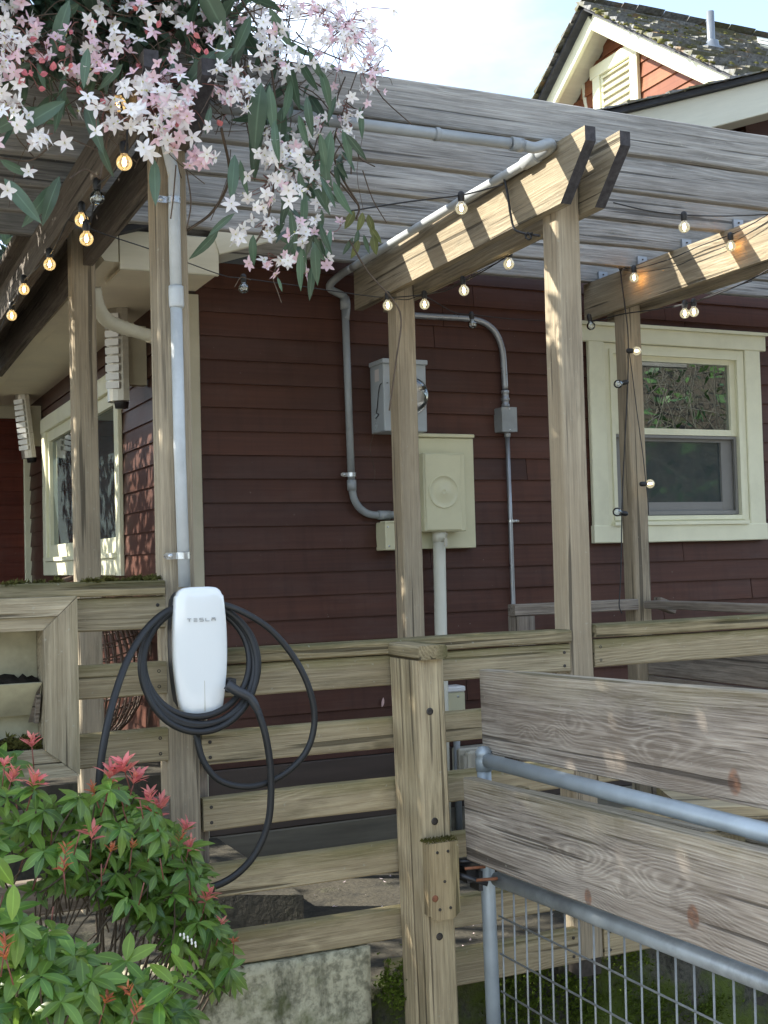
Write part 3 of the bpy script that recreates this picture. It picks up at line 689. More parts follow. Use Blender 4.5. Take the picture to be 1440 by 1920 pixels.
mb = MB(); mb.box((XG-.0185, vy0+hw, 3.95), (XG-.0175, vy1-hw, vz1-.09)); build('vent_back', mb, M['trimdark'], vent)
mb = MB(); mb.box((XG-.028, vy0+hw, 3.95), (XG-.012, vy0+hw+.025, vz1-.09)); mb.box((XG-.028, vy1-hw-.025, 3.95), (XG-.012, vy1-hw, vz1-.09)); build('vent_frame', mb, M['trim'], vent)
# thin white pipe climbing into the gable soffit
pts = [ox(1105, 210, GX+.2), ox(1099, 190, GX+.2), ox(1096, 165, GX+.2), ox(1092, 145, GX+.2), ox(1090, 130, GX+.15)]
build('vent_pipe', MB().tube(crom(pts, 5), .022, 10), M['creampipe'], house)
# roof vent pipe and flashing on the mossy slope: find the slope point under the pixel
dd = ray(1334, 92); nrm = V((0, -SL, 1)).normalized(); P0 = apex+V((0,0,.035)); t_ = (P0-EYE).dot(nrm)/dd.dot(nrm); vp = EYE+dd*t_
mb = MB(); mb.lathe([(.11, -.03), (.105, .0), (.045, .03), (.034, .06)], vp, V((0, -.35, 1)), 20); mb.lathe([(.026, 0), (.026, .25), (.021, .25), (.021, .05)], vp, V((0,0,1)), 16)
build('roof_vent', mb, M['vent'], froof)
def slopept(px, py, off=0.):
    d_ = ray(px, py); t_ = (P0-EYE).dot(nrm)/d_.dot(nrm); return EYE+d_*t_+nrm*off
mb = MB()
q = [slopept(1416, 76, .03), slopept(1441, 81, .03), slopept(1443, 97, .03), slopept(1423, 92, .03)]
mb.add([*q, *[p-nrm*.06 for p in q]], [(0,1,2,3),(7,6,5,4),(0,4,5,1),(1,5,6,2),(2,6,7,3),(3,7,4,0)]); build('skylight', mb, M['fascia'], froof)
mb = MB(); rr = random.Random(9)
for _ in range(300):
    px = rr.uniform(1110, 1440); lo = 12+(px-1110)*.17; hi = 20+(px-1110)*.46; py = rr.uniform(lo, min(hi+5, 160))
    if rr.random() < .45: py = lo+rr.random()**2*(hi-lo)
    c = slopept(px, py, .012); s = rr.uniform(.008, .028)
    mb.lathe([(0.001, -s*.2), (s, -s*.1), (s*.8, s*.35), (0.001, s*.55)], c, nrm+V((rr.uniform(-.3,.3), rr.uniform(-.3,.3), 0)), 6)
tag(build('moss', mb, M['mossdry'], froof), kind='stuff')
# downspout with ribbed elbow
pts = [oy(176, 540, 4.86), oy(184, 575, 4.88), oy(200, 600, 4.92), oy(225, 612, 4.96), oy(262, 624, 5.02), oy(285, 632, 5.05), oy(300, 652, 5.06), V((1.345, 5.06, 2.2)), V((1.345, 5.06, .3))]
pp = crom(pts, 8); rad = []
for i, p in enumerate(pp): rad.append(.027+(.0035 if (i % 2 == 0 and i < 30) else 0))
dsp = build('downspout', MB().tube(pp, rad, 10), M['fascia'], house)
mb = MB()
for j in (38, 46): mb.tube([pp[j], pp[j+1]], .031, 10)
build('joint_band', mb, M['soffit'], dsp)
# wall lamps
def sconce(Y, label, X=XL-.05, z0=2.27, ln=-.10):
    t = thing('wall_lamp', (XL, Y, z0), label, 'wall lamp', 'brushed metal lamps on the side wall')
    lean = V((ln, 0, 1)).normalized(); side = V((0, 1, 0)); out = V((-1, 0, ln)).normalized()
    xc_ = XL-.115 if Y < 7 else XL-.065
    def P(a, b, c): return V((xc_, Y, z0))+side*a+out*b+lean*c
    mb = MB(); n = 10; H = .45; vs = []
    for h in (0, H):
        for i in range(n+1):
            a = math.pi*i/n; vs.append(P(.075*math.cos(a), .085*math.sin(a), h))
    fs = [(i, i+1, n+2+i, n+1+i) for i in range(n)] + [list(range(n+1)), [n+1+i for i in range(n+1)][::-1], (0, n+1, 2*n+1, n)]
    mb.add(vs, fs); build('shade', mb, M['sconce'], t)
    mb = MB(); mb.box((X-.06, Y-.03, z0+.08), (X+.03, Y+.03, z0+.36)); build('wall_plate', mb, M['trimdark'], t)
    for i in range(9):
        mb = MB(); c = P(-.058, .070, .055+i*.04); c2 = c+lean*.030
        s_ = (side*.022+out*.026); nn = (out*.75-side*.65).normalized()*.008
        mb.add([c-s_, c+s_, c2+s_, c2-s_, c-s_+nn, c+s_+nn, c2+s_+nn, c2-s_+nn], [(0,3,2,1),(4,5,6,7),(0,1,5,4),(1,2,6,5),(2,3,7,6),(3,0,4,7)])
        build('slot', mb, M['whiteplastic'], t)
    mb = MB(); mb.lathe([(.0, -.03), (.03, -.03), (.035, .0)], P(0, .02, 0), lean, 12); build('lamp_socket', mb, M['blackmetal'], t)
sconce(5.72, 'brushed metal wall lamp nearest the house corner, high beside the ribbed downspout', ln=0.)
sconce(8.75, 'brushed metal wall lamp with white slots at the far end of the side wall')

# ================================================================== PERGOLA
perg = thing('pergola', (2.2, 4, -.5), 'weathered grey timber pergola with paired beams carrying six long joists', 'pergola')
def profboard(name, parent, O, X, poly, t, mat):
    """board with an outline poly (local x along grain, local z up), t thick along local y"""
    X = V(X).normalized(); Z = V((0,0,1)); Y = Z.cross(X); mb = MB()
    mb.prism([(p[0], p[1]) for p in poly], 1, -t/2, t/2)
    Mx = Matrix.Translation(V(O)) @ Matrix((X, Y, Z)).transposed().to_4x4()
    return link(name, mb.mesh(name, mat), Mx, parent)
def beam(name, xf_, xb_, yfr, ybk, zb_, zt_, mat, cut=True):
    A = V((xf_, yfr, 0)); B = V((xb_, ybk, 0)); Ln = (B-A).length; zc = (zb_+zt_)/2; h = (zt_-zb_)/2
    poly = [(-Ln/2, h), (-Ln/2, h-.045), (-Ln/2+.15, -h), (Ln/2, -h), (Ln/2, h)] if cut else [(-Ln/2, h), (-Ln/2, -h), (Ln/2, -h), (Ln/2, h)]
    c = 4; out = []
    # subdivide top/bottom so shading stays crisp
    o_ = profboard(name, perg, ((A+B)/2)+V((0,0,zc)), B-A, poly, .038, M[mat])
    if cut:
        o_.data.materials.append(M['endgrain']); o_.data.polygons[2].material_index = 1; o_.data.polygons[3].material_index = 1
    return o_
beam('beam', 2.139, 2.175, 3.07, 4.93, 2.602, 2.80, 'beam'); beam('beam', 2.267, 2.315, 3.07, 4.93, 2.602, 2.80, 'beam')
beam('beam', 3.376, 3.385, 3.07-1.3, 4.93, 2.628, 2.80, 'beam', False); beam('beam', 3.504, 3.518, 3.07-1.3, 4.93, 2.628, 2.80, 'beam', False)
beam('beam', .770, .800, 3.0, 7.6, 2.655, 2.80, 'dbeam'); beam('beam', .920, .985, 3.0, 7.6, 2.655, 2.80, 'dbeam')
plank('sun_block_board', perg, (.860, 4.92, 2.816), (.890, 8.8, 2.816), .30, .03, M['dbeam'], up=(1,0,0))  # added board, keeps sun and sky out of the gap between these beams
def post(name, par, xc, yc, z0, z1, mat='post', w=.089, dx=0, jit=.001, wy=None):
    mb_ = plank(name, par, (xc, yc, z0), (xc+dx, yc, z1), w, wy or w, M[mat], up=(1,0,0), cham=.006, jit=jit); return mb_
post('post', perg, .9025, 3.345, .0, 2.795, dx=-.008)
post('post', perg, 2.203, 3.345, .225, 2.795)
post('post', perg, 2.256, 4.645, .20, 2.795, dx=-.012)
post('post', perg, 3.455, 4.695, .20, 2.795, dx=-.01)
post('post', perg, .934, 4.745, .20, 2.795, dx=-.006)
post('post', perg, 3.445, 2.0, -.5, 2.60)
mb = MB(); mb.box((2.165, 3.31, .17), (2.242, 3.38, .226)); build('post_base', mb, M['screw'], perg)
JY = [3.235, 3.585, 3.905, 4.235, 4.55, 4.86]
for i, y in enumerate(JY):
    plank('joist', perg, (-.9, y+.019, 2.868), (5.6, y+.019, 2.862), .13, .038, M['joist'], jit=.002, seg=24)
for y in JY[1:]:
    mb = MB(); mb.box((3.40, y-.012, 2.802), (3.45, y-.001, 2.85)); mb.box((3.40, y-.04, 2.80), (3.45, y-.001, 2.806))
    b_ = build('bracket', mb, M['emt'], perg)
    mb = MB()
    for dz in (.018, .036): mb.lathe([(.004, 0), (.004, .003), (0.0005, .004)], (3.415+dz*.3, y-.012, 2.80+dz), (0,-1,0), 8)
    build('screw', mb, M['screw'], b_)

# ================================================================== FENCES
def screws(par, pts, r=.0045, mat='screw'):
    for p in pts:
        mb = MB(); mb.lathe([(r*1.1, -.001), (r*1.1, .0012), (r*.5, .0006), (.0003, .0003)], p, (0,-1,0), 10); build('screw', mb, M[mat], par)
def hrail(par, name, x0, x1, zt_, h=.089, Y=3.30, mat='rail', t=.038, scr=True, tilt=0, dep=.019):
    o = plank(name, par, (x0, Y+dep, zt_-h/2), (x1, Y+dep, zt_-h/2+tilt), h, t, M[mat], jit=.0018)
    if scr: screws(o, [(x0+.022, Y-.001, zt_-.025), (x0+.022, Y-.001, zt_-h+.022), (x1-.022, Y-.001, zt_-.025), (x1-.022, Y-.001, zt_-h+.022)])
    return o
f1 = thing('fence', (0.3, 3.32, .3), 'upper level rail fence of grey boards left of the charger post, behind the planter', 'fence')
hrail(f1, 'cap_rail', -.5, .852, 1.460, .040, mat='caprail', t=.075, scr=False, dep=.02)
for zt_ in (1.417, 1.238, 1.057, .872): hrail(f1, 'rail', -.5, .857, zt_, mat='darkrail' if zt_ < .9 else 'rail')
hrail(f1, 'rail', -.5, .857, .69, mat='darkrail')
f2 = thing('fence', (1.5, 3.32, .3), 'slatted rail fence between the charger post and the tall pergola post', 'fence')
hrail(f2, 'cap_rail', .952, 2.157, 1.262, .040, mat='caprail', t=.085, scr=False, dep=.03)
for zt_ in (1.216, 1.034, .856, .670, .480): hrail(f2, 'rail', .952, 2.157, zt_)
hrail(f2, 'rail', 1.50, 2.157, .325, .105)
plank('back_post', f2, (.965, 3.37, .2), (.965, 3.37, 1.2), .03, .05, M['darkrail'], up=(1,0,0))
f3 = thing('fence', (3, 3.32, .3), 'slatted rail fence running right from the tall pergola post behind the gate', 'fence')
hrail(f3, 'cap_rail', 2.250, 4.4, 1.272, .040, mat='caprail', t=.10, scr=False, dep=.035)
for zt_ in (1.226, 1.045, .86, .674, .49): hrail(f3, 'rail', 2.250, 4.4 if zt_ > 1.2 else 2.62, zt_)
hrail(f3, 'rail', 2.250, 2.55, .325, .105)
f4 = thing('fence', (3.45, 4, .3), 'shaded board fence running from the house towards the gate below the cream window', 'fence')
plank('cap_rail', f4, (3.455, 4.60, 1.262), (3.455, 2.9, 1.262), .085, .035, M['darkrail'], up=(1,0,0))
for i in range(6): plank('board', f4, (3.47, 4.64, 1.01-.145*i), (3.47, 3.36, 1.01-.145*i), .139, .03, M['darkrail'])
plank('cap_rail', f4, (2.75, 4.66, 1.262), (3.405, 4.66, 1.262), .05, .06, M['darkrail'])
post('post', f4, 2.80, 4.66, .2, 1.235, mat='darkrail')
plank('brace', f4, (3.505, 4.63, 1.27), (3.60, 4.63, 1.235), .05, .05, M['darkrail'], up=(1,0,0))
pl = plank('ramp_board', None, oz(1255, 1506, .80)+V((0,0,0)), oz(1475, 1498, .80)+V((.2,-.1,0)), .30, .038, M['rail'], up=(0,1,0)); tag(pl, 'wide flat board lying level behind the gate, seen in the gap above the pipe', 'board')
WM[pl] = pl.matrix_local.copy()

# ------------------------------------------------------------------ gate post
gp = thing('gate_post', (1.57, 3.2, -.5), 'thick tan timber gate post with a short cap and a mossy latch block', 'post')
lean = .022
plank('post_timber', gp, (1.569+lean, 3.243, -.45), (1.563, 3.243, 1.213), .088, .088, M['gatepost'], up=(1,0,0), cham=.007)
ptm = plank('post_timber', gp, (1.571+lean, 3.153, -.45), (1.565, 3.153, 1.213), .088, .088, M['gatepost'], up=(1,0,0), cham=.007)
plank('cap', gp, (1.563, 3.315, 1.2345), (1.563, 3.088, 1.2345), .092, .040, M['caprail'], up=(1,0,0), cham=.007)
bl = profboard('latch_block', gp, V((0,0,0)), (0,0,1), [(0,0),(1,0),(0,1)], .01, M['block']); bpy.data.objects.remove(bl)
c0, c1 = oy(803, 1583, 3.07), oy(858, 1583, 3.07); b0 = oy(803, 1729, 3.07)
W2 = c1.x-c0.x; H2 = c0.z-b0.z
mb = MB(); hw, hh = W2/2, H2/2; c = .012
mb.prism([(-hh+c, -hw+c*0), (-hh, -hw+c*1.6), (-hh, hw-c*1.6), (-hh+c*1.4, hw), (hh, hw), (hh, -hw), (-hh+c*1.4, -hw)], 1, -.02, .022)
Xb = V((0,0,1)); Zb = V((1,0,0)); Yb = Zb.cross(Xb)
lb = link('latch_block', mb.mesh('latch_block', M['block']), Matrix.Translation(V((c0.x+W2/2, 3.087, c0.z-H2/2))) @ Matrix((Xb, Yb, Zb)).transposed().to_4x4(), gp)
screws(lb, [oy(x, y, 3.064) for x, y in ((820,1599),(840,1596),(834,1653),(825,1706),(845,1702))], .0038)
screws(lb, [oy(816, 1685, 3.064)], .0085, 'rust')
screws(ptm, [oy(806, 1334, 3.108), oy(815, 1540, 3.108), oy(824, 1756, 3.108)], .0095)
mb = MB(); rr = random.Random(3)
for _ in range(500):
    x = rr.uniform(c0.x-.01, c1.x); p = V((x, 3.085+rr.uniform(-.02, .02), c0.z+rr.uniform(0, .008))); h = rr.uniform(.002, .008); mb.add([p+V((-.0015,0,0)), p+V((.0015,0,0)), p+V((rr.uniform(-.003,.003), -.002, h))], [(0,1,2)])
tag(build('moss', mb, M['mossdry'], gp), kind='stuff')

# ------------------------------------------------------------------ metal gate
gate = thing('gate', (1.72, 2.4, -.5), 'open galvanised pipe gate with weathered planks and welded wire mesh', 'gate')
XB, XP, XR = 1.655, 1.722, 1.775       # front boards, pipe frame, back boards
def gboard(X, ptl, pbl, ptr, pbr, t, klist, name, ext=.25):
    tl, bl_, tr, br = ox(*ptl, X), ox(*pbl, X), ox(*ptr, X), ox(*pbr, X)
    A = (tl+bl_)/2; B = (tr+br)/2; h = ((tl.z-bl_.z)+(tr.z-br.z))/2; d = (B-A).normalized(); B = B+d*ext
    A.x += t/2; B.x += t/2; Ln = (B-A).length; c = (A+B)/2; kl = []
    for (px, py, r, amp, red) in klist:
        P = ox(px, py, X); kl.append(((P-c).dot(d), (P-c).z*1.0-(d.z/d.length)*0, r, amp, red))
    m = wood(name+' plank', (.50, .44, .365), (.125, .10, .08), (.33, .265, .20), ring=150, knots=.0, moss=.30, wav=.045, mosscol=(.27, .235, .115), tint=.0, klist=kl, fade=.45)
    o = plank('gate_board', gate, A, B, h, t, m, jit=.001, cham=.003); return o
gboard(XB, (872,1460), (872,1610), (1440,1600), (1440,1826), .038, [(1102,1680,.016,5,True),(1300,1726,.020,6,True),(1173,1677,.010,-3.5,False),(1160,1543,.022,3,False),(1085,1625,.02,-4,False),(1170,1650,.018,3,False),(1265,1690,.02,-3,False)], 'lower front')
gboard(1.742, (902,1250), (902,1415), (1440,1306), (1440,1512), .036, [(1378,1477,.022,5,True),(1234,1437,.018,-3.5,False),(1044,1368,.011,3,False),(1065,1341,.014,-3,False),(989,1363,.009,2.5,False),(1180,1340,.02,2.5,False)], 'upper')
gboard(1.768, (905,1462), (905,1560), (1440,1590), (1440,1700), .034, [], 'back', .2)
def gx(px, py, X=XP): return ox(px, py, X)
pvt = [gx(907, 1425), gx(915, 1660), gx(926, 1915)]; dv = (pvt[0]-pvt[2]).normalized()
mb = MB(); base = pvt[2]-dv*.5; mb.tube([base, pvt[1], pvt[0]+dv*.0], .0205, 20); build('frame_pipe', mb, M['galv'], gate)
mb = MB(); mb.lathe([(.0, -.03), (.0235, -.03), (.0245, .0), (.0225, .012), (.0245, .014), (.023, .026), (.014, .037), (.0005, .040)], pvt[0]+dv*.0, dv, 20); build('pipe_cap', mb, M['galv'], gate)
a, b = gx(916, 1427), gx(1440, 1562); d = (b-a).normalized(); mb = MB(); mb.tube([a, a+(b-a)*.5, b+d*.45], .0205, 20); build('frame_pipe', mb, M['galv'], gate)
a, b = gx(932, 1648), gx(1440, 1843); d = (b-a).normalized(); mb = MB(); mb.tube([a, a+(b-a)*.5, b+d*.45], .0205, 20); build('frame_pipe', mb, M['galvdirty'], gate)
lowA, lowB = a, b
for px, py in ((946, 1482), (1338, 1568)):
    c = ox(px, py, 1.70); o = plank('spacer_block', gate, V((1.731, c.y, c.z-.06)), V((1.731, c.y, c.z+.004)), .072, .05, M['block'], up=(1,0,0))
wl = [930, 942, 966, 989, 1014, 1040, 1066, 1093, 1123, 1151, 1182, 1211, 1244, 1276, 1309, 1344, 1379, 1416, 1455]
y_a = gx(942, 1700).y; y_b = gx(1416, 1880).y; st = (y_a-y_b)/16
for i in range(-1, 20):
    y = y_a-st*i
    if y > 3.02: continue
    f = (y-lowA.y)/(lowB.y-lowA.y); zt_ = lowA.z+(lowB.z-lowA.z)*f
    mb = MB(); mb.tube([(XP, y, zt_-.01), (XP-.001, y+.003, zt_-.35), (XP, y+.006, -.42)], .0028, 6); build('mesh_wire', mb, M['wire'], gate)
z1_ = gx(932, 1714).z; z2_ = gx(932, 1783).z; stz = z1_-z2_
for i in range(6):
    mb = MB(); z = z1_-stz*i; mb.tube([(XP-.004, 3.03, z), (XP-.004, 2.3, z+.006), (XP-.004, 1.45, z+.012)], .0028, 6); build('mesh_wire', mb, M['wire'], gate)
mb = MB(); hp = gx(905, 1640)
mb.box((1.66, hp.y-.02, hp.z-.012), (1.70, hp.y+.05, hp.z+.03)); mb.box((1.62, hp.y+.03, hp.z-.0), (1.70, hp.y+.045, hp.z+.045)); mb.box((1.69, hp.y-.035, hp.z-.035), (1.705, hp.y+.02, hp.z+.02))
lt = build('latch', mb, M['blackmetal'], gate)
mb = MB(); mb.tube([(1.60, 3.10, hp.z+.03), (1.685, 3.03, hp.z+.0)], .007, 10); mb.tube([(1.60, 3.11, hp.z+.055), (1.69, 3.07, hp.z+.055)], .005, 8); build('latch_bar', mb, M['blackmetal'], lt)
mb = MB(); mb.tube([(1.635, 3.07, hp.z+.04), (1.69, 3.05, hp.z+.043)], .0045, 8); mb.tube([(1.655, 3.04, hp.z+.012), (1.70, 3.0, hp.z+.02)], .0045, 8); build('bolt', mb, M['rust'], lt)

# ------------------------------------------------------------------ planter
pb = thing('planter_box', (.25, 3.2, .9), 'shallow framed wall planter with mitred frame and mossy soil troughs', 'planter')
YP = 3.16
def px_(x, y, Y=YP): return oy(x, y, Y)
tr, br = px_(145, 1118), px_(145, 1455); ir, ib = px_(82, 1182), px_(82, 1408)
fw = tr.x-ir.x
def mitre(name, pts, t=.04, Y=YP, mat='planter', X=(1,0,0)):
    # outline in the wall-parallel plane, built about its own centre so the grain runs along X
    c = sum((V(p) for p in pts), V((0,0,0)))/len(pts); Xv = V(X); Zv = V((0,0,1)) if X[0] else V((1,0,0)); Yv = Zv.cross(Xv)
    mb = MB(); poly = [((V(p)-c).dot(Xv), (V(p)-c).dot(Zv)) for p in pts]
    mb.prism(poly, 1, -t/2, t/2)
    return link(name, mb.mesh(name, M[mat]), Matrix.Translation(V((c.x, Y+t/2, c.z))) @ Matrix((Xv, Yv, Zv)).transposed().to_4x4(), pb)
zT, zIT, zIB, zB = tr.z, ir.z, ib.z, br.z; xO, xI = tr.x, ir.x; xS = -.75
zc = zT-(zT-zIT)*.58; xc = xO-(xO-xI)*.58
g_ = .0012
mitre('frame_board', [(xS,0,zT), (xO-g_,0,zT), (xc-g_,0,zc), (xS,0,zc)])
mitre('frame_board', [(xS,0,zc-g_), (xc-g_,0,zc-g_), (xI-g_,0,zIT), (xS,0,zIT)], t=.035, Y=YP+.008)
mitre('frame_board', [(xO,0,zT-g_), (xO,0,zB+g_), (xI,0,zIB), (xI,0,zIT)], X=(0,0,1))
zc2 = zB+(zIB-zB)*.50; xc2 = xO-(xO-xI)*.50
mitre('frame_board', [(xS,0,zB), (xO-g_,0,zB), (xc2-g_,0,zc2), (xS,0,zc2)])
mitre('frame_board', [(xS,0,zc2+g_), (xc2-g_,0,zc2+g_), (xI-g_,0,zIB), (xS,0,zIB)], t=.035, Y=YP+.008)
mb = MB(); mb.box((xI, YP+.041, zB+.01), (xO-.008, 3.295, zT-.004)); build('side_panel', mb, M['planter'], pb)
mb = MB(); mb.box((xS, 3.27, zB), (xI-.001, 3.296, zT-.005)); build('back_panel', mb, M['pale_ply'], pb)
mb = MB(); mb.box((xS, YP+.042, zT-.03), (xI-.001, 3.269, zT-.008)); build('top_panel', mb, M['planter'], pb)
for (ztop, zbot, nm) in ((px_(40, 1284).z, px_(40, 1348).z, 0), (px_(40, 1408).z, zB+.02, 1)):
    mb = MB(); xe = xI-.003
    mb.add([(xS, YP+.02, ztop), (xe, YP+.02, ztop), (xe, YP+.075, zbot), (xS, YP+.075, zbot), (xS, YP+.034, ztop+.001), (xe, YP+.034, ztop+.001), (xe, YP+.089, zbot), (xS, YP+.089, zbot)], [(0,3,2,1),(4,5,6,7),(0,1,5,4),(1,2,6,5),(2,3,7,6),(3,0,4,7)])
    if nm == 0: build('trough_board', mb, M['pale_ply'], pb)
    mb = MB(); n = 110
    for i in range(n+1):
        for j in range(13):
            x = xS+(xe-xS)*i/n; y = YP+.037+(3.268-YP-.037)*j/12; z = ztop-.006+(.003+.012*j/12)*(.8+.9*mnoise.noise(V((x*9, y*12, nm*3))))+.012*j/12*(1+mnoise.noise(V((x*60, y*60, 4))))+.006*mnoise.noise(V((x*140, y*140, 1)))*(j > 1)
            mb.v.append((x, y, z))
    for i in range(n):
        for j in range(12): a = i*13+j; mb.sm.add(len(mb.f)); mb.f.append([a, a+13, a+14, a+1]); mb.m.append(0)
    tag(build('soil', mb, M['soil'], pb), kind='stuff')
mb = MB(); mb.add([(xI-.018, YP+.02, px_(66,1300).z), (xI-.004, YP+.02, px_(66,1300).z+.02), (xI-.012, YP+.09, px_(66,1362).z), (xI-.028, YP+.09, px_(66,1362).z)], [(0,1,2,3)]); 
mb.prism([(YP+.02, px_(66,1305).z), (YP+.05, px_(66,1305).z), (YP+.10, px_(66,1362).z), (YP+.06, px_(66,1362).z)], 0, xI-.016, xI-.006); build('trough_end', mb, M['darkrail'], pb)
mb = MB(); rr = random.Random(21)
for _ in range(46): mossblob(mb, V((rr.uniform(-.2, xI-.01), YP+rr.uniform(.0, .06), zIB+rr.uniform(-.004, .018))), .012, 60, rr, .7)
tag(build('moss', mb, M['mossdry'], pb), kind='stuff')
mb = MB()
for _ in range(60):
    x = rr.uniform(-.5, .84); mossblob(mb, V((x, 3.29+rr.uniform(0,.06), 1.461+rr.uniform(-.004,.004))), .008, 26, rr, .3)
tag(build('moss', mb, M['mossdry'], f1), kind='stuff')

# ================================================================== ELECTRICAL FITTINGS
YC = 3.19
cx_, cz_ = oy(374.5, 1220, YC).x, 1.2665
ch = thing('car_charger', (cx_, 3.25, 1.09), 'white rounded wall charger for electric cars with a coiled black cable on the post', 'charger')
def outline(s=1.0, n=40):
    H = .172; pts = []
    # half width by height, rounded corners
    def hw(z): 
        t = z/H; w = .0735-.0115*max(0, t-.15)**2*1.35-.017*max(0, -t+.1)**2; return w
    R = .026; side = []
    for i in range(13): z = -H+R*.9+(2*H-1.8*R)*i/12; side.append((hw(z), z))
    top = [(hw(H)-R+R*math.cos(a), H-R+R*math.sin(a)) for a in [math.pi/2*k/6 for k in range(1, 7)]]
    top += [(x, H+.0015*(1-(x/.05)**2)) for x in (.025, 0)]
    bot = [(hw(-H)-R+R*math.cos(a), -H+R-R*math.sin(a)) for a in [math.pi/2*k/6 for k in range(1, 7)]][::-1]
    bot = [(0, -H-.001), (.022, -H-.0005)] + bot
    right = bot+side+top[:-1]; full = right + [(top[-1][0], top[-1][1])] + [(-x, z) for x, z in right[::-1] if x > 1e-6]
    return [(x*s, z*s) for x, z in full]
def ring_mesh(rings, closed_front=True):
    mb = MB(); n = len(rings[0]); 
    vs = [p for r in rings for p in r]
    mb.add(vs, [(i*n+k, (i+1)*n+k, (i+1)*n+(k+1) % n, i*n+(k+1) % n) for i in range(len(rings)-1) for k in range(n)], True)
    mb.sm.add(len(mb.f)); mb.f.append([(len(rings)-1)*n+k for k in range(n)][::-1]); mb.m.append(0); return mb
O1 = outline()
def R3(s, y, ex=0): return [(cx_+x*s-(ex if x > 0 else -ex if x < 0 else 0), y, cz_+z*(1-(1-s)*.35)) for x, z in O1]
build('back_body', ring_mesh([R3(.80, 3.298), R3(.86, 3.21)]), M['chargerbk'], ch)
build('face_plate', ring_mesh([R3(.93, 3.215), R3(.985, 3.205), R3(1.0, 3.192), R3(1.0, 3.184), R3(.99, 3.1785), R3(.965, 3.1745), R3(.9, 3.1715), R3(.7, 3.1675), R3(.4, 3.165), R3(.15, 3.1643)]), M['charger'], ch)
# lettering, a touch proud of the face
def letter(name, strokes, x0, w, h, z0):
    mb = MB()
    for (a, b, c, d) in strokes:
        x1, z1, x2, z2 = x0+a*w, z0+b*h, x0+c*w, z0+d*h
        if abs(x2-x1) < 1e-5: x1 -= .00085; x2 += .00085
        if abs(z2-z1) < 1e-5: z1 -= .0008; z2 += .0008
        mb.box((min(x1,x2), 3.1626, min(z1,z2)), (max(x1,x2), 3.172, max(z1,z2)))
    o = build(name, mb, M['letter'], ch); return o
Ls = {'T': [(0,1,1,1),(.5,0,.5,.82)], 'E': [(0,1,1,1),(0,.5,1,.5),(0,0,1,0)], 'S': [(0,1,1,1),(0,.5,0,1),(0,.5,1,.5),(1,0,1,.5),(0,0,1,0)], 'L': [(0,0,0,1),(0,0,1,0)], 'A': [(0,1,1,1),(0,0,0,.62),(1,0,1,.62),(0,.62,1,.62)]}
zl = oy(375, 1162, 3.165).z-.004
for i, c in enumerate('TESLA'): letter('letter', Ls[c], cx_-.039+.0165*i, .0098, .0080, zl)
mb = MB(); mb.box((cx_+.0035, 3.1640, cz_-.155), (cx_+.0045, 3.172, cz_-.075)); build('seam', mb, M['trimdark'], ch)
# cable: coil, right-hand loop, hanging run and connector
RC = .0088
coil = []
loops = [((371,1237), 94, 98), ((371,1243), 104, 110), ((373,1250), 110, 119), ((374,1252), 105, 124), ((376,1246), 108, 112)]
tot = 0
pts = []
for li, ((ex, ey), ax_, ay_) in enumerate(loops):
    nxt = loops[min(li+1, len(loops)-1)]
    for k in range(28):
        f = k/28; a = -math.pi/2+2*math.pi*f
        X0 = ex+(nxt[0][0]-ex)*f; Y0 = ey+(nxt[0][1]-ey)*f; A_ = ax_+(nxt[1]-ax_)*f; B_ = ay_+(nxt[2]-ay_)*f
        yy = 3.215-.072*(0.5+.5*math.sin(a))-.008*((li*7) % 3-1)
        pts.append(oy(X0+A_*math.cos(a), Y0+B_*math.sin(a), yy))
pts += [oy(x, y, Y) for x, y, Y in [(400,1134,3.2),(430,1137,3.19),(470,1155,3.17),(510,1183,3.16),(548,1228,3.15),(577,1283,3.14),(590,1345,3.14),(578,1402,3.14),(545,1442,3.14),(500,1468,3.14),(455,1475,3.14),(410,1462,3.15),(382,1428,3.16),(370,1385,3.17),(368,1345,3.19),(368,1300,3.22)]]
build('cable', MB().tube(crom(pts, 4), RC, 12), M['rubber'], ch)
pts = [oy(x, y, Y) for x, y, Y in [(330,1138,3.21),(300,1155,3.19),(268,1188,3.16),(238,1240,3.12),(215,1305,3.08),(199,1370,3.05),(188,1440,3.04),(186,1510,3.05),(200,1580,3.07),(235,1630,3.10),(290,1659,3.12),(345,1668,3.12),(400,1662,3.12),(445,1638,3.12),(480,1598,3.12),(502,1545,3.12),(508,1490,3.12),(506,1430,3.12),(497,1375,3.12),(483,1330,3.13)]]
build('cable', MB().tube(crom(pts, 6), RC*1.08, 12), M['rubber'], ch)
pts = [oy(x, y, Y) for x, y, Y in [(487,1342,3.13),(478,1322,3.13),(466,1306,3.135),(445,1296,3.14),(425,1283,3.15)]]
build('plug_handle', MB().tube(crom(pts, 4), [.0085,.0088,.0095,.0105,.0115,.012,.012,.012,.0125,.013,.013,.013,.0135,.0135,.014,.014,.014][:len(crom(pts, 4))], 14), M['chargerbk'], ch)
mb = MB(); mb.box(tuple(oy(418, 1296, 3.22)), tuple(V((oy(432, 1270, 3.22).x, 3.17, oy(432, 1270, 3.22).z)))); build('plug_holster', mb, M['chargerbk'], ch)
build('cable_outlet', MB().tube([oy(369,1330,3.23), oy(369,1362,3.23)], .012, 12), M['chargerbk'], ch)

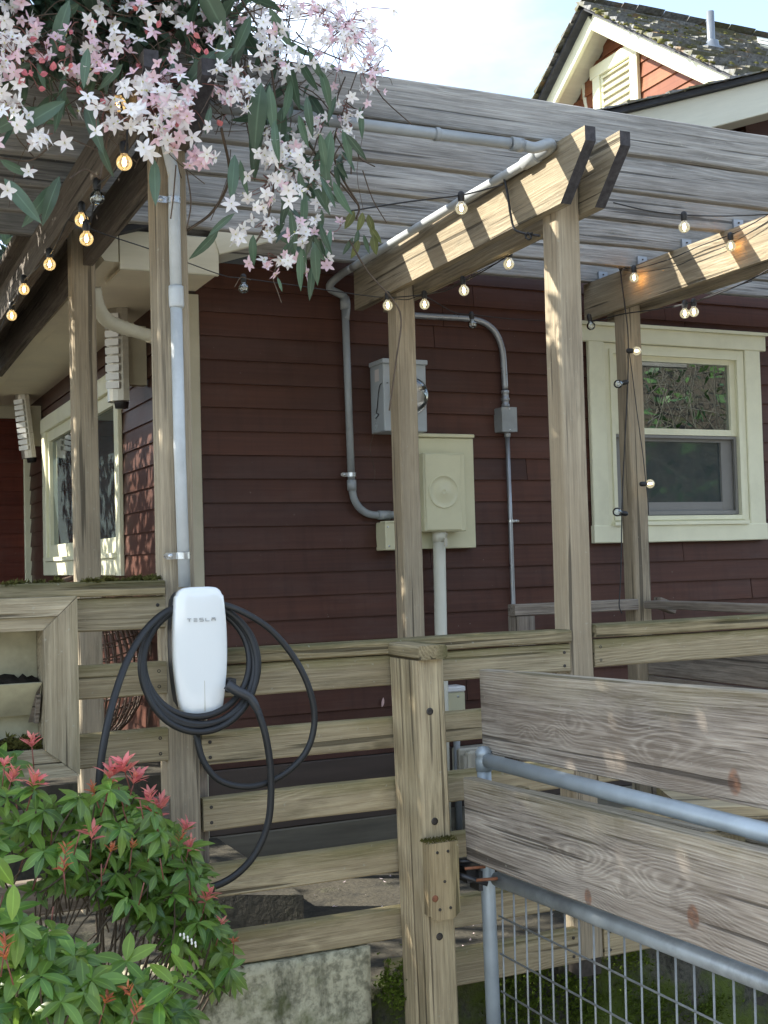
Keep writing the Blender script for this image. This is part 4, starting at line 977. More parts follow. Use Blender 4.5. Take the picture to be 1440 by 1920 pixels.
def strap(par, c, ax, r, plate, mat='zinc', w=.018, out=V((0,-1,0))):
    """one-hole pipe strap: half band round the pipe and a plate to one side"""
    ax = V(ax).normalized(); side = ax.cross(out).normalized()*(1 if plate > 0 else -1); mb = MB(); vs = []
    n = 10
    for h in (-w/2, w/2):
        for i in range(n+1):
            a = math.pi*i/n; vs.append(V(c)+side*math.cos(a)*(r+.0015)+out*math.sin(a)*(r+.0015)+ax*h)
    mb.add(vs, [(i, i+1, n+2+i, n+1+i) for i in range(n)], True)
    vs = []
    for h in (-w/2, w/2):
        for i in range(n+1):
            a = math.pi*i/n; vs.append(V(c)+side*math.cos(a)*(r+.0035)+out*math.sin(a)*(r+.0035)+ax*h)
    mb.add(vs, [(i, i+1, n+2+i, n+1+i) for i in range(n)], True)
    a0 = V(c)+side*(r+.001); q = [a0-ax*w*.5, a0+side*.028-ax*w*.5, a0+side*.036-ax*w*.25, a0+side*.036+ax*w*.25, a0+side*.028+ax*w*.5, a0+ax*w*.5]
    q2 = [p+out*.003 for p in q]; mb.add(q+q2, [tuple(range(6))[::-1], tuple(range(6, 12))]+[(i, (i+1) % 6, 6+(i+1) % 6, 6+i) for i in range(6)])
    mb.lathe([(.007, 0), (.007, .003), (.003, .0045), (.0003, .0045)], a0+side*.018+out*.003, out, 8)
    return build('strap', mb, M[mat], par)
# conduit from the charger up the post, over and along the beam
cd = thing('conduit', (cx_, 3.27, 1.43), 'pale grey conduit climbing the charger post and following the pergola to the wall', 'conduit')
r1 = .0165; yP = 3.275
v = [oy(346, 1100, yP), oy(337, 850, yP), oy(330, 560, yP)]
build('pipe', MB().tube([v[0], v[1], v[2]], r1, 16), M['conduitl'], cd)
build('coupling', MB().tube([oy(330, 537, yP), oy(330, 545, yP), oy(331, 572, yP), oy(331, 577, yP)], [.0205,.021,.021,.0195], 16), M['conduitl'], cd)
v = [oy(330, 545, yP), oy(327, 420, yP), oy(326, 330, yP), V((.868, 3.262, 2.70)), V((.874, 3.25, 2.735)), V((.90, 3.235, 2.757)), V((.94, 3.225, 2.762))]
build('pipe', MB().tube([v[0], v[1]]+crom(v[2:], 6), r1, 16), M['conduitl'], cd)
yj = 3.212
h0, h1 = V((.94, 3.218, 2.762)), oy(955, 269, yj)
build('pipe', MB().tube([h0, (h0+h1)/2, h1], .0175, 16), M['conduit'], cd)
xb = 2.097
e0, e1 = oy(955, 269, yj), oy(980, 272, yj)
build('coupling', MB().tube([oy(958, 269.5, yj), oy(979, 272.5, yj)], .0215, 16), M['conduit'], cd)
zc_ = 2.775
bend = [e1, oy(1003, 277, yj), V((2.085, yj+.008, zc_+.012)), V((2.108, yj+.03, zc_+.012)), V((2.112, yj+.07, zc_+.010)), V((2.110, yj+.13, zc_+.008))]
build('elbow', MB().tube(crom(bend, 6), .0175, 16), M['conduit'], cd)
build('coupling', MB().tube([V((2.108, 3.32, zc_+.008)), V((2.107, 3.40, zc_+.007))], .0215, 16), M['conduitl'], cd)
run = [V((2.110, 3.34, zc_+.008)), V((2.108, 3.9, zc_+.005)), V((2.112, 4.5, zc_)), V((2.118, 4.86, zc_-.002))]
build('pipe', MB().tube(crom(run, 6), .0165, 16), M['conduitl'], cd)
YWp = 5.075
dn = [V((2.118, 4.86, zc_-.002)), V((2.114, 4.99, zc_-.008)), V((2.09, 5.055, zc_-.05)), oy(648, 560, YWp), oy(648, 600, YWp)]
build('elbow', MB().tube(crom(dn, 6), .0172, 16), M['conduit'], cd)
build('coupling', MB().tube([oy(646, 556, YWp), oy(647, 580, YWp)], .021, 16), M['conduit'], cd)
dn2 = [oy(647, 580, YWp), oy(653, 740, YWp), oy(659, 905, YWp)]
build('pipe', MB().tube(dn2, .0165, 16), M['conduit'], cd)
build('coupling', MB().tube([oy(659, 900, YWp), oy(660, 920, YWp)], .021, 16), M['conduit'], cd)
el = [oy(660, 915, YWp), oy(664, 935, YWp), oy(674, 952, YWp), oy(690, 963, YWp), oy(710, 966, YWp), oy(742, 965, YWp)]
build('elbow', MB().tube(crom(el, 6), .0168, 16), M['conduit'], cd)
build('coupling', MB().tube([oy(709, 966, YWp), oy(731, 965.5, YWp)], .0205, 16), M['conduit'], cd)
strap(cd, oy(325, 376, yP), (0,0,1), r1, -1); strap(cd, oy(343, 1042, yP), (0,0,1), r1, -1); strap(cd, oy(659.5, 890, YWp), (0,0,1), .0165, -1)
for t_ in (.35, .75):
    p = h0.lerp(h1, t_); mb = MB(); mb.lathe([(.0195, -.008), (.021, 0), (.0195, .008)], p, (1,0,0), 14); build('clip', mb, M['conduit'], cd)
# thin conduit with junction box
c3 = thing('conduit', (3, 5.07, .2), 'slim grey metal conduit bending over and down past a small junction box', 'conduit')
Y3 = 5.082
v = [oy(770, 591, Y3), oy(820, 594, Y3), oy(872, 597, Y3), oy(905, 604, Y3), oy(928, 622, Y3), oy(941, 652, Y3), oy(945, 690, Y3), oy(947, 730, Y3)]
build('pipe', MB().tube(crom(v, 6), .0150, 16), M['emt'], c3)
v = [oy(951, 808, Y3), oy(957, 977, Y3), oy(965, 1210, Y3)]; v.append(v[-1]+V((0,0,-.5)))
build('pipe', MB().tube(v, .0105, 14), M['emt'], c3)
mb = MB(); mb.lathe([(.0155, .0), (.020, .004), (.020, .014), (.0165, .018), (.0165, .03), (.021, .034), (.021, .044), (.0165, .048), (.0165, .066), (.020, .070), (.020, .080), (.0155, .084)], oy(948, 764, Y3), (0,0,1), 16); build('fitting', mb, M['emt'], c3)
mb = MB(); mb.lathe([(.012, -.03), (.0155, -.026), (.0155, -.004), (.013, 0)], oy(951, 809, Y3), (0,0,1), 16); build('fitting', mb, M['emt'], c3)
a, b = oy(942, 809, 5.03), oy(968, 764, 5.03)
jb = MB().cbox((a.x, 5.03, a.z), (b.x, 5.108, b.z), .003); jb = build('junction_box', jb, M['conduit'], c3)
mb = MB(); mb.cbox((a.x-.001, 5.027, a.z-.001), (b.x+.001, 5.0305, b.z+.001), .001); build('box_cover', mb, M['conduit'], jb)
screws(jb, [V(((a.x+b.x)/2, 5.0265, a.z+.008)), V(((a.x+b.x)/2, 5.0265, b.z-.008))], .004, 'zinc')
strap(c3, oy(957, 977, Y3), (0,0,1), .0105, 1, w=.012)
# grey meter box
mt = thing('meter_box', (2.35, 5.05, 1.9), 'grey electric meter box with round glass dial half hidden by the rear pergola post', 'meter box')
yM = 4.955; a, b = oy(721.5, 808, yM), oy(798, 684, yM); 
lo, hi = V((a.x, yM, a.z)), V((b.x, 5.10, b.z))
build('case', MB().cbox(tuple(lo), tuple(hi), .004), M['greybox'], mt)
build('hood', MB().cbox((lo.x-.006, yM-.010, hi.z-.002), (hi.x+.006, 5.10, hi.z+.020), .003), M['greybox'], mt)
mc = oy(766, 742, yM); mb = MB(); mb.lathe([(.093, 0), (.093, .012), (.088, .018), (.080, .018), (.080, .008)], mc, (0,-1,0), 40); build('dial_ring', mb, M['zinc'], mt)
mb = MB(); mb.lathe([(.080, .01), (.078, .045), (.070, .060), (.04, .066), (.0005, .067)], mc, (0,-1,0), 32); build('dial_glass', mb, M['globe'], mt)
mb = MB(); mb.lathe([(.074, .012), (.0005, .013)], mc, (0,-1,0), 32); build('dial', mb, M['sticker'], mt)
build('sticker', MB().box((lo.x-.0015, 5.0, hi.z-.075), (lo.x-.0005, 5.045, hi.z-.02)), M['sticker'], mt)
build('sticker', MB().box((lo.x+.055, yM-.0012, lo.z+.05), (lo.x+.075, yM-.0004, lo.z+.064)), M['redsticker'], mt)
build('sticker', MB().box((lo.x+.055, yM-.0012, lo.z+.015), (lo.x+.075, yM-.0004, lo.z+.048)), M['sticker'], mt)
for dy, dz in ((.05, .075), (.04, .03)):
    mb = MB(); mb.lathe([(.018, 0), (.018, .0015), (.014, .0015), (.014, .0004), (.007, .0004), (.007, .0018), (.0003, .0018)], V((lo.x, 5.05+dy*.0, lo.z+dz)), (-1,0,0), 16); build('knockout', mb, M['greybox'], mt)
pts = [V((lo.x+.02, yM-.004, hi.z-.09)), V((lo.x-.004, yM+.03, lo.z+.21)), V((lo.x-.006, yM+.06, lo.z+.12)), V((lo.x-.004, yM+.075, lo.z+.09)), V((lo.x-.006, yM+.05, lo.z+.08)), V((lo.x-.004, yM+.085, lo.z+.065))]
build('wire', MB().tube(crom(pts, 6), .0022, 6), M['cord'], mt)
pts = [oy(x, y, 5.07) for x, y in [(704,806),(698,822),(694,842),(699,865),(703,886),(700,905)]]; build('wire', MB().tube(crom(pts, 6), .0014, 5), M['stem'], mt)
# cream breaker box on its backing board
bx = thing('breaker_box', (2.7, 5.08, 1.3), 'cream breaker box with raised round disc, on a cream backing board', 'breaker box')
yB = 5.058; A, B = oy(760, 1030, yB), oy(887, 822, yB)
build('backing_board', MB().cbox((A.x, yB, A.z), (B.x, 5.108, B.z), .003), M['cream'], bx)
build('ledge', MB().cbox((A.x-.005, yB-.012, B.z+.001), (B.x+.002, 5.108, B.z+.018), .003), M['cream'], bx)
yF = 4.965; A2, B2 = oy(798, 997, yF), oy(871, 850, yF)
case = build('case', MB().cbox((A2.x-.002, yF, A2.z), (B2.x, yB-.001, B2.z), .004), M['cream'], bx)
build('cover_door', MB().cbox((A2.x+.004, yF-.006, A2.z+.006), (B2.x-.026, yF-.0005, B2.z-.006), .003), M['cream'], bx)
cc = oy(832, 922, yF-.006); mb = MB(); mb.lathe([(.077, 0), (.0745, .005), (.0715, .005), (.069, 0), (.05, .003), (.018, .003), (.014, .006), (.009, .0065), (.005, .003), (.0003, .003)], cc, (0,-1,0), 40); build('disc', mb, M['cream'], bx)
mb = MB(); lp = oy(833, 1000, yF-.002)
mb.tube([lp+V((.0,.0,.004)), lp+V((.012,-.004,-.002)), lp+V((.006,0,-.026))], .003, 8); mb.box(tuple(lp+V((-.002,-.006,-.060))), tuple(lp+V((.012,.004,-.022)))); build('padlock', mb, M['cover'], bx)
for px, py in ((838, 988), (857, 985)): screws(case, [oy(px, py, yF-.001)], .005, 'cream')
a, b = oy(823, 996, 5.01), oy(825, 1200, 5.01)
build('pipe', MB().tube([a, V((b.x, 5.01, .6)), V((b.x, 5.01, .21))], .0285, 20), M['creampipe'], bx)
build('pipe_collar', MB().tube([a+V((0,0,.004)), a-V((0,0,.05))], .031, 20), M['creampipe'], bx)
yS = 5.0; a, b = oy(724, 1032, yS), oy(760, 978, yS)
sb = build('side_box', MB().cbox((a.x, yS, a.z), (b.x, 5.108, b.z), .004), M['cream'], bx)
build('box_cover', MB().cbox((a.x-.004, yS-.004, b.z-.006), (b.x, 5.05, b.z+.004), .002), M['cream'], sb)
screws(sb, [oy(727.5, 988, yS-.001), oy(730, 1024, yS-.001)], .004, 'zinc')
# small cream utility box, grey feed pipes, outdoor outlet cover
ub = thing('utility_box', (3.0, 5.05, .85), 'small cream box with a white top between the gate post and the gate', 'utility box')
yU = 5.02; a, b = oy(837, 1330, yU), oy(872, 1297, yU)
build('case', MB().cbox((a.x, yU, a.z-.02), (b.x, 5.105, b.z), .004), M['cream'], ub)
build('lid', MB().cbox((a.x-.003, yU-.006, b.z+.001), (b.x+.002, 5.105, b.z+.028), .006), M['whiteplastic'], ub)
screws(ub, [oy(859, 1306, yU-.001)], .005, 'zinc')
a = oy(855, 1345, 5.06); build('pipe', MB().tube([V((a.x, 5.06, b.z-.04)), V((a.x, 5.06, .21))], .016, 14), M['conduit'], ub)
a = oy(843, 1560, 5.04); build('pipe', MB().tube([V((a.x-.03, 5.06, .45)), V((a.x-.03, 5.06, .21))], .012, 12), M['conduit'], ub)
oc = thing('outlet_cover', (3.3, 5.0, .75), 'tan weatherproof outlet cover with a side hinge, behind the knob of the gate pipe', 'outlet cover')
yO = 4.99; a, b = oy(868, 1440, yO), oy(945, 1398, yO)
build('base', MB().cbox((a.x, yO+.03, a.z-.05), (b.x, 5.10, b.z), .008), M['cover'], oc)
build('lid', MB().cbox((a.x+.022, yO-.02, a.z-.045), (b.x-.004, yO+.029, b.z-.006), .012), M['cover'], oc)
mb = MB(); mb.box((a.x+.004, yO-.006, a.z-.02), (a.x+.02, yO+.028, b.z-.03)); build('hinge', mb, M['cover'], oc)

# ================================================================== STRING LIGHTS
def bulb(par, p, lit, down=V((0,0,-1)), glow=0., clearish=False):
    down = V(down).normalized(); top = V(p)-down*.052
    mb = MB(); mb.lathe([(.003, -.006), (.007, -.004), (.0105, .0), (.0115, .008), (.0115, .022), (.0095, .030)], top, down, 12); s = build('socket', mb, M['cord'], par)
    mb = MB(); c = V(p); n = 9; prof = [(.0085, -.026), (.0095, -.019)]+[(.0205*math.sin(math.radians(a)), -.0205*math.cos(math.radians(a))) for a in (32, 50, 70, 90, 110, 130, 150, 168)]+[(.0003, .0205)]
    mb.lathe(prof, c, down, 18); build('bulb', mb, M['globelit' if (lit and par is s1) else 'globepale' if lit else 'globe'], s)
    mb = MB(); u = down.orthogonal().normalized()
    if lit:
        for k in range(4):
            a = k*math.pi/2; w = u*math.cos(a)+down.cross(u)*math.sin(a); mb.tube([c+w*.0025-down*.012, c+w*.0055+down*.001, c+w*.002+down*.010], .0013, 4)
        build('filament', mb, M['filament' if par is s1 else 'filamentpale'], s)
    else:
        mb.tube([c-down*.012, c+down*.006], .0016, 5); build('filament', mb, M['filamentoff'], s)
    if glow:
        l = bpy.data.lights.new('bulb_glow', 'POINT'); l.energy = glow; l.color = (1, .42, .10); l.shadow_soft_size = .006
        o = bpy.data.objects.new('bulb_glow', l); COL.objects.link(o); o.parent = s; WM[o] = Matrix.Translation(c); o.matrix_local = WM[s].inverted() @ WM[o]
def cordpart(par, pts, r=.0024, k=8): build('cord', MB().tube(crom(pts, k), r, 6), M['cord'], par)
s1 = thing('string_lights', ox(128, 412, .72), 'string of glowing globe bulbs hanging along the left pergola beam under the flowers', 'string lights')
XS = .715
cordpart(s1, [ox(x, y, XS) for x, y in [(-12,650),(8,600),(22,575),(32,562),(45,527),(62,510),(93,478),(112,445),(128,412),(153,392),(168,420),(176,380),(182,350),(215,320),(233,285),(238,240),(222,175),(230,120)]])
for x, y, lit in [(22,592,1),(45,543,1),(93,496,1),(153,413,1),(162,448,1),(182,371,0),(233,305,1),(222,195,1)]: bulb(s1, ox(x, y, XS), lit)
s2 = thing('string_lights', oy(727, 560, 4.45), 'string of globe bulbs slung across the dark wall and around the middle beam', 'string lights')
cordpart(s2, [oy(*p) for p in [(128,412,3.72),(190,437,3.8),(275,465,3.9),(350,492,4.1),(420,517,4.4),(457,522,4.5),(560,536,4.5),(640,548,4.47),(700,556,4.45),(727,558,4.45),(762,562,4.50),(796,556,4.5),(850,585,4.7),(886,590,4.8),(960,598,4.9),(1040,602,4.95)]], .0020)
cordpart(s2, [oy(*p) for p in [(727,558,4.45),(760,556,4.45),(796,552,4.42),(835,545,4.3),(870,528,4.15),(912,505,4.0),(954,478,3.86),(975,458,3.8),(992,440,3.7)]])
cordpart(s2, [oy(*p) for p in [(800,552,4.4),(850,535,4.25),(900,508,4.0),(940,488,3.9),(960,470,3.8)]], .0016)
cordpart(s2, [ox(x, y, 2.105) for x, y in [(944,332),(948,345),(952,366),(957,400),(963,426),(972,434),(990,439),(1012,442)]], .0042)
cordpart(s2, [ox(x, y, 2.10) for x, y in [(985,447),(990,436),(996,446),(990,449),(985,440),(998,437)]], .003)
cordpart(s2, [oy(*p) for p in [(655,396,3.5),(740,382,3.5),(800,374,3.5),(858,367,3.5),(900,358,3.5),(943,346,3.45)]], .0026)
for x, y, Y, lit in [(457,541,4.5,0),(727,573,4.45,1),(796,571,4.42,1),(870,545,4.15,1),(954,495,3.86,1),(886,608,4.8,0),(865,391,3.5,1)]: bulb(s2, oy(x, y, Y), lit, V((random.uniform(-.15,.15), 0, -1)))
s3 = thing('string_lights', ox(1163, 502, 3.34), 'string of globe bulbs on the sunlit right beam and down the post by the window', 'string lights')
cordpart(s3, [oy(*p) for p in [(1150,380,3.5),(1215,395,3.5),(1283,403,3.5),(1360,405,3.55),(1438,402,3.6),(1460,398,3.6)]])
cordpart(s3, [ox(x, y, 3.342) for x, y in [(1163,500),(1190,504),(1255,486),(1310,462),(1370,440),(1410,420),(1440,402),(1470,385)]])
cordpart(s3, [ox(x, y, 3.346) for x, y in [(1163,504),(1200,510),(1265,499),(1300,485),(1360,462),(1400,440),(1450,408)]], .0017)
cordpart(s3, [ox(x, y, 3.34) for x, y in [(1160,496),(1164,508),(1167,498),(1161,500),(1164,512),(1166,530),(1170,560),(1173,584)]], .0034)
PF = 4.60
cordpart(s3, [oy(*p) for p in [(1173,584,4.6),(1177,620,4.58),(1178,660,PF),(1177,720,PF),(1173,800,PF),(1169,880,PF),(1166,960,PF),(1165,1040,PF),(1163,1100,PF),(1161,1135,PF),(1166,1150,PF)]], .0030)
cordpart(s3, [oy(*p) for p in [(1178,650,PF),(1184,690,PF),(1194,770,PF),(1205,850,PF),(1211,905,PF),(1215,940,PF),(1216,965,4.64)]], .0022)
cordpart(s3, [ox(x, y, 3.30) for x, y in [(1104,604),(1140,596),(1172,588),(1230,580),(1284,570),(1301,566),(1340,553),(1400,528),(1450,500)]], .0028)
cordpart(s3, [ox(x, y, 3.29) for x, y in [(1260,577),(1310,563),(1350,546),(1410,527)]], .002)
bulb(s3, oy(1283, 426, 3.5), 1)
bulb(s3, ox(1189, 521, 3.325), 1, glow=.07); bulb(s3, ox(1370, 462, 3.325), 1, glow=.07)
bulb(s3, ox(1108, 611, 3.30), 0, V((.2, 0, -1))); bulb(s3, ox(1284, 588, 3.29), 1); bulb(s3, ox(1301, 585, 3.30), 1)
Rr = V((1, 0, .03)); bulb(s3, oy(1194, 658, 4.57), 1, Rr); bulb(s3, oy(1159, 720, 4.57), 0, -Rr+V((0,0,-.2))); bulb(s3, oy(1219, 907, 4.57), 1, Rr); bulb(s3, oy(1157, 960, 4.57), 0, -Rr+V((0,0,.2)))

# ================================================================== PLANTS
class LM:
    """leaf mesh: keeps a per-point attribute lc = (along, across, random)"""
    def __init__(s): s.v = []; s.f = []; s.a = []; s.m = []; s.cur = 0
    def leaf(s, M_, L, W, droop=.15, fold=.25, n=4, pw=.85, tip=1.0, rnd=None):
        b = len(s.v); r = random.random() if rnd is None else rnd
        for i in range(n+1):
            t = i/n; w = W*.5*max(.0, math.sin(math.pi*min(1, t**pw)))**.8 if 0 < i < n else (.02*W if i == 0 else 0)
            x = L*t; z = -droop*L*t*t
            for sd in (-1, 0, 1):
                s.v.append(tuple(M_ @ V((x, sd*w, z+abs(sd)*w*fold)))); s.a.append((t, float(sd), r))
        for i in range(n):
            for k in (0, 1): s.f.append((b+i*3+k, b+i*3+k+1, b+(i+1)*3+k+1, b+(i+1)*3+k)); s.m.append(s.cur)
    def mesh(s, name, mats, off=V((0,0,0))):
        me = bpy.data.meshes.new(name); me.from_pydata([(v[0]-off.x, v[1]-off.y, v[2]-off.z) for v in s.v], [], s.f)
        at = me.attributes.new('lc', 'FLOAT_VECTOR', 'POINT'); at.data.foreach_set('vector', [c for a in s.a for c in a])
        for m in mats: me.materials.append(m)
        me.polygons.foreach_set('use_smooth', [True]*len(s.f))
        if any(s.m): me.polygons.foreach_set('material_index', s.m)
        me.update(); return me
def basis(d, n_):
    """x along d, z near n_"""
    x = V(d).normalized(); z = V(n_); z = z-x*z.dot(x)
    if z.length < 1e-4: z = x.orthogonal()
    z.normalize(); y = z.cross(x); return Matrix((x, y, z)).transposed()
def place(me, name, par, p, R_, s=1.0):
    return link(name, me, Matrix.Translation(V(p)) @ R_.to_4x4() @ Matrix.Scale(s, 4), par)
def lvar(name, mat, L, W, ks, **k):
    out = []
    for i in range(ks):
        lm = LM(); lm.leaf(Matrix.Identity(4), L*random.uniform(.9, 1.1), W*random.uniform(.88, 1.12), k.get('droop', .15)*random.uniform(.4, 1.8), k.get('fold', .25)*random.uniform(.5, 1.4), n=k.get('n', 6), pw=k.get('pw', .85))
        out.append(lm.mesh(name, [M[mat]]))
    return out
rr = random.Random(77)
def rv3(): return V((rr.gauss(0,1), rr.gauss(0,1), rr.gauss(0,1))).normalized()
cl = thing('clematis', (.5, 3.1, -.5), 'evergreen clematis in full bloom with pink and white star flowers draped over the pergola', 'climbing plant')
FSRC = {}
def flower(petmat, npet, L, cup, W=.47):
    lm = LM(); 
    for i in range(npet):
        a = 2*math.pi*i/npet+random.uniform(-.14, .14); d = V((math.cos(a), math.sin(a), cup+random.uniform(-.15, .15)))
        lm.leaf(basis(d, (0,0,1)).to_4x4(), L*random.uniform(.85, 1.1), L*W*random.uniform(.85, 1.15), random.uniform(-.15, .5), .18, n=6, pw=.86)
    lm.cur = 1
    for i in range(14):
        a = random.uniform(0, 6.28); t = random.uniform(.1, .5); d = V((math.cos(a)*t, math.sin(a)*t, 1))
        lm.leaf(basis(d, rv3()).to_4x4(), L*random.uniform(.22, .36), L*.05, 0, 0, n=2)
    me = lm.mesh('flower', [M[petmat], M['stamen']]); FSRC[me] = lm; return me
FW_ = [flower('petalw', n, .0275, c) for n, c in ((5, .15), (6, .05), (5, .5), (6, .3), (5, -.15), (4, .2))]
FP_ = [flower('petalp', n, .0255, c) for n, c in ((5, .2), (5, .7), (4, 1.0), (6, .3), (5, -.2))]
lm = LM()
for i in range(4): a = i*1.57; lm.leaf((Matrix.Translation(V((0,0,0))) @ basis(V((math.cos(a)*.55, math.sin(a)*.55, 1)), V((-math.cos(a), -math.sin(a), .2))).to_4x4()), .019, .016, -.55, .5, n=4, pw=.75)
BUD = lm.mesh('bud', [M['bud']])
VL = lvar('leaf', 'vineleaf', .092, .0195, 4, droop=.25); VLY = lvar('leaf', 'vineleafy', .07, .028, 2, droop=.3); VLB = lvar('leaf', 'vineleaf', .105, .030, 3, droop=.25)
tocam = lambda p: (EYE-V(p)).normalized()
# clusters: centre px, spread px, count, depth, kind mix (share of white), scale
CLU = [(655,60,46,48,40,3.0,.55,.66),(700,140,18,34,12,3.0,.55,.62),(610,25,40,20,12,3.05,.5,.66),(530,14,46,14,8,3.1,.7,.85),(508,80,20,38,8,3.0,.95,.9),(520,118,26,14,6,3.0,.9,.85),(442,135,20,22,7,2.98,1,.95),(448,190,26,22,8,2.98,.9,.9),
 (290,215,52,30,15,2.93,.7,1.05),(300,160,50,30,13,2.96,.35,.95),(240,160,24,14,3,2.98,.8,1.0),(205,205,34,32,8,2.93,1,1.0),(345,215,26,34,8,2.93,.7,1.0),(275,286,14,8,2,2.9,.5,1.15),(325,268,22,16,4,2.93,.4,1.0),(372,295,26,16,5,2.95,.1,.95),
 (170,86,20,30,5,3.0,.4,.9),(90,100,34,24,6,3.05,.15,.85),(18,90,18,46,9,2.95,.6,.95),(20,205,16,36,6,2.9,.8,1.0),(75,265,20,10,3,2.9,1,1.0),(62,315,14,14,1,2.9,1,.95),(32,350,8,6,1,2.9,.8,.95),(126,262,6,12,1,2.9,1,.95),(190,120,14,14,3,3.0,.3,.95),(120,66,22,16,3,3.05,.6,.9),
 (260,20,56,20,8,3.05,.35,.95),(230,85,30,22,5,3.02,.4,.9),(380,130,30,26,5,3.05,.6,.9),(430,60,26,24,4,3.05,.6,.9),(60,55,30,26,5,3.02,.4,.9),(140,140,26,16,3,3.02,.3,.9),(340,60,30,30,5,3.05,.3,.9),(400,30,40,24,6,3.1,.4,.9),(30,25,30,20,4,3.05,.5,.9),
 (505,245,16,8,4,3.1,.9,.85),(535,285,36,20,12,3.02,.95,.9),(590,235,26,14,6,3.08,.8,.8),(515,350,38,22,11,3.02,.95,.9),(431,383,3,3,1,3.0,1,1.0),(477,410,5,5,1,3.05,1,.95),(455,445,10,14,3,3.08,.95,.85),(498,425,14,14,4,3.1,.8,.85),(565,430,32,18,8,3.03,.7,.85),(525,490,34,12,6,3.1,.4,.85),(572,512,6,6,1,3.05,.3,.95),(612,490,6,10,2,3.15,.5,.8),(606,390,8,10,2,3.15,.9,.85),(640,425,14,12,2,3.2,.2,.75),(560,330,34,30,7,3.02,.85,.85),(-70,90,50,70,14,2.98,.6,.95),(-180,140,60,70,14,3.0,.6,.95),(-300,70,70,60,14,3.05,.5,.95),(220,-70,170,34,22,3.05,.5,.9),(520,-70,90,34,16,3.05,.7,.85),(660,240,24,22,4,3.08,.8,.7),(655,205,20,14,3,3.08,.8,.7)]
stems = MB(); nf = 0; fb = {0: LM(), 1: LM()}; CLU = [c[:4]+(int(c[4]*1.9+.6) if c[4] > 2 else c[4],)+c[5:] for c in CLU]
share = 298/sum(c[4] for c in CLU)
for (cx, cy, sx_, sy_, n, Y, pw_, sc_) in CLU:
    hub = oy(cx, cy-sy_*.3, Y+.10)
    for _ in range(n):
        x = cx+rr.gauss(0, .78)*sx_; y = cy+rr.gauss(0, .78)*sy_; p = oy(x, y, Y+rr.uniform(-.07, .10))
        nrm_ = (tocam(p)*.9+rv3()*.75+V((0,0,.12))); R_ = basis(rv3(), nrm_)
        white = rr.random() < pw_; me = rr.choice(FW_ if white else FP_)
        sz = sc_*rr.uniform(.78, 1.1)
        if nf < 298 and x > -10 and y > -10 and (rr.random() < share+.06 or n <= 3): place(me, 'flower', cl, p, R_, sz); nf += 1
        else:
            src = FSRC[me]; T = Matrix.Translation(p) @ R_.to_4x4() @ Matrix.Scale(sz, 4); B = fb[0 if white else 1]; b0 = len(B.v)
            B.v += [tuple(T @ V(q)) for q in src.v]; B.a += src.a; B.f += [tuple(b0+i for i in f) for f in src.f]; B.m += src.m
        q = p-nrm_.normalized()*.012; mid = (q+hub)/2+V((rr.uniform(-.02,.02), .02, rr.uniform(-.01,.03))); stems.tube(crom([q, mid, hub], 3), .0011, 4, False)
for k_, B in fb.items():
    if B.v: tag(link('blossoms', B.mesh('blossoms', [M['petalw' if k_ == 0 else 'petalp'], M['stamen']], WM[cl].translation), WM[cl].copy(), cl), kind='stuff')
BUDS = [(166,44),(363,61),(360,88),(386,103),(146,165),(72,166),(150,177),(68,97),(132,130),(82,110),(197,195),(22,74),(55,75),(130,60),(118,128),(47,147),(95,122),(135,118),(25,133),(416,236),(40,130),(60,135),(75,140),(5,50),(100,132),(330,232),(300,38),(175,128),(110,95),(88,104),(20,98),(262,120),(277,62),(258,20),(370,88)]
for x, y in BUDS:
    p = oy(x, y, 2.97+rr.uniform(-.05,.06)); place(BUD, 'bud', cl, p, basis(rv3(), V((rr.uniform(-1,1), -.3, rr.uniform(-1,.6)))), rr.uniform(.75, 1.05))
    q = V(p)+V((rr.uniform(-.04,.04), .05, .05)); stems.tube(crom([p, (p+q)/2+V((0,0,.01)), q], 3), .0012, 4, False)
tag(build('flower_stalks', stems, M['redstem'], cl), kind='stuff')
# hanging leaves: px, py of the leaf base, direction on the picture plane in degrees (270 = down), length factor
LV = [(130,0,250,1.3,1),(150,5,215,1.1,1),(122,190,215,1.5,1),(112,330,250,1.2,1),(100,345,240,1.2,1),(8,335,310,1.3,1),(0,300,330,1.0,1),(160,195,290,1.2,1),(185,260,285,1.0,0),(290,300,272,1.1,1),(60,120,200,1.0,0),(165,90,265,1.0,1),(455,45,260,1.1,1),(505,15,300,1.2,1),(470,30,250,1.0,1),(490,155,262,1.6,1),(505,160,275,1.5,0),(485,205,265,1.5,1),(540,110,280,1.2,1),(560,110,300,1.0,1),(545,150,262,1.3,0),(575,180,275,1.2,0),(620,245,262,1.3,1),(642,243,290,1.3,0),(648,250,310,1.0,0),(600,330,300,1.0,0),(560,320,280,1.2,0),(585,340,298,1.2,0),(610,310,275,1.3,0),(570,360,270,1.3,0),(540,350,265,1.2,0),(440,290,268,1.3,1),(450,300,280,1.0,0),(410,430,235,1.2,0),(440,400,215,1.0,0),(475,440,265,.8,1),(590,455,272,1.5,0),(565,465,265,1.2,0),(600,420,285,.9,0),(620,430,262,.9,0),(520,520,290,.5,0),(545,395,278,1.1,0),(625,340,290,1.2,0),(600,250,280,1.1,0),(530,200,262,1.3,1),(515,225,270,1.2,0),(560,215,285,1.2,0),(630,180,250,1.0,0),(600,130,290,1.1,1),(580,95,290,1.0,0),(675,200,275,1.0,0),(350,150,250,1.2,1),(405,95,230,1.3,1),(420,60,260,1.1,1),(440,90,215,1.2,1),(230,120,230,1.1,0),(70,200,210,1.5,1),(50,60,240,1.0,0),(320,110,300,1.0,0),(395,200,260,1.0,0)]
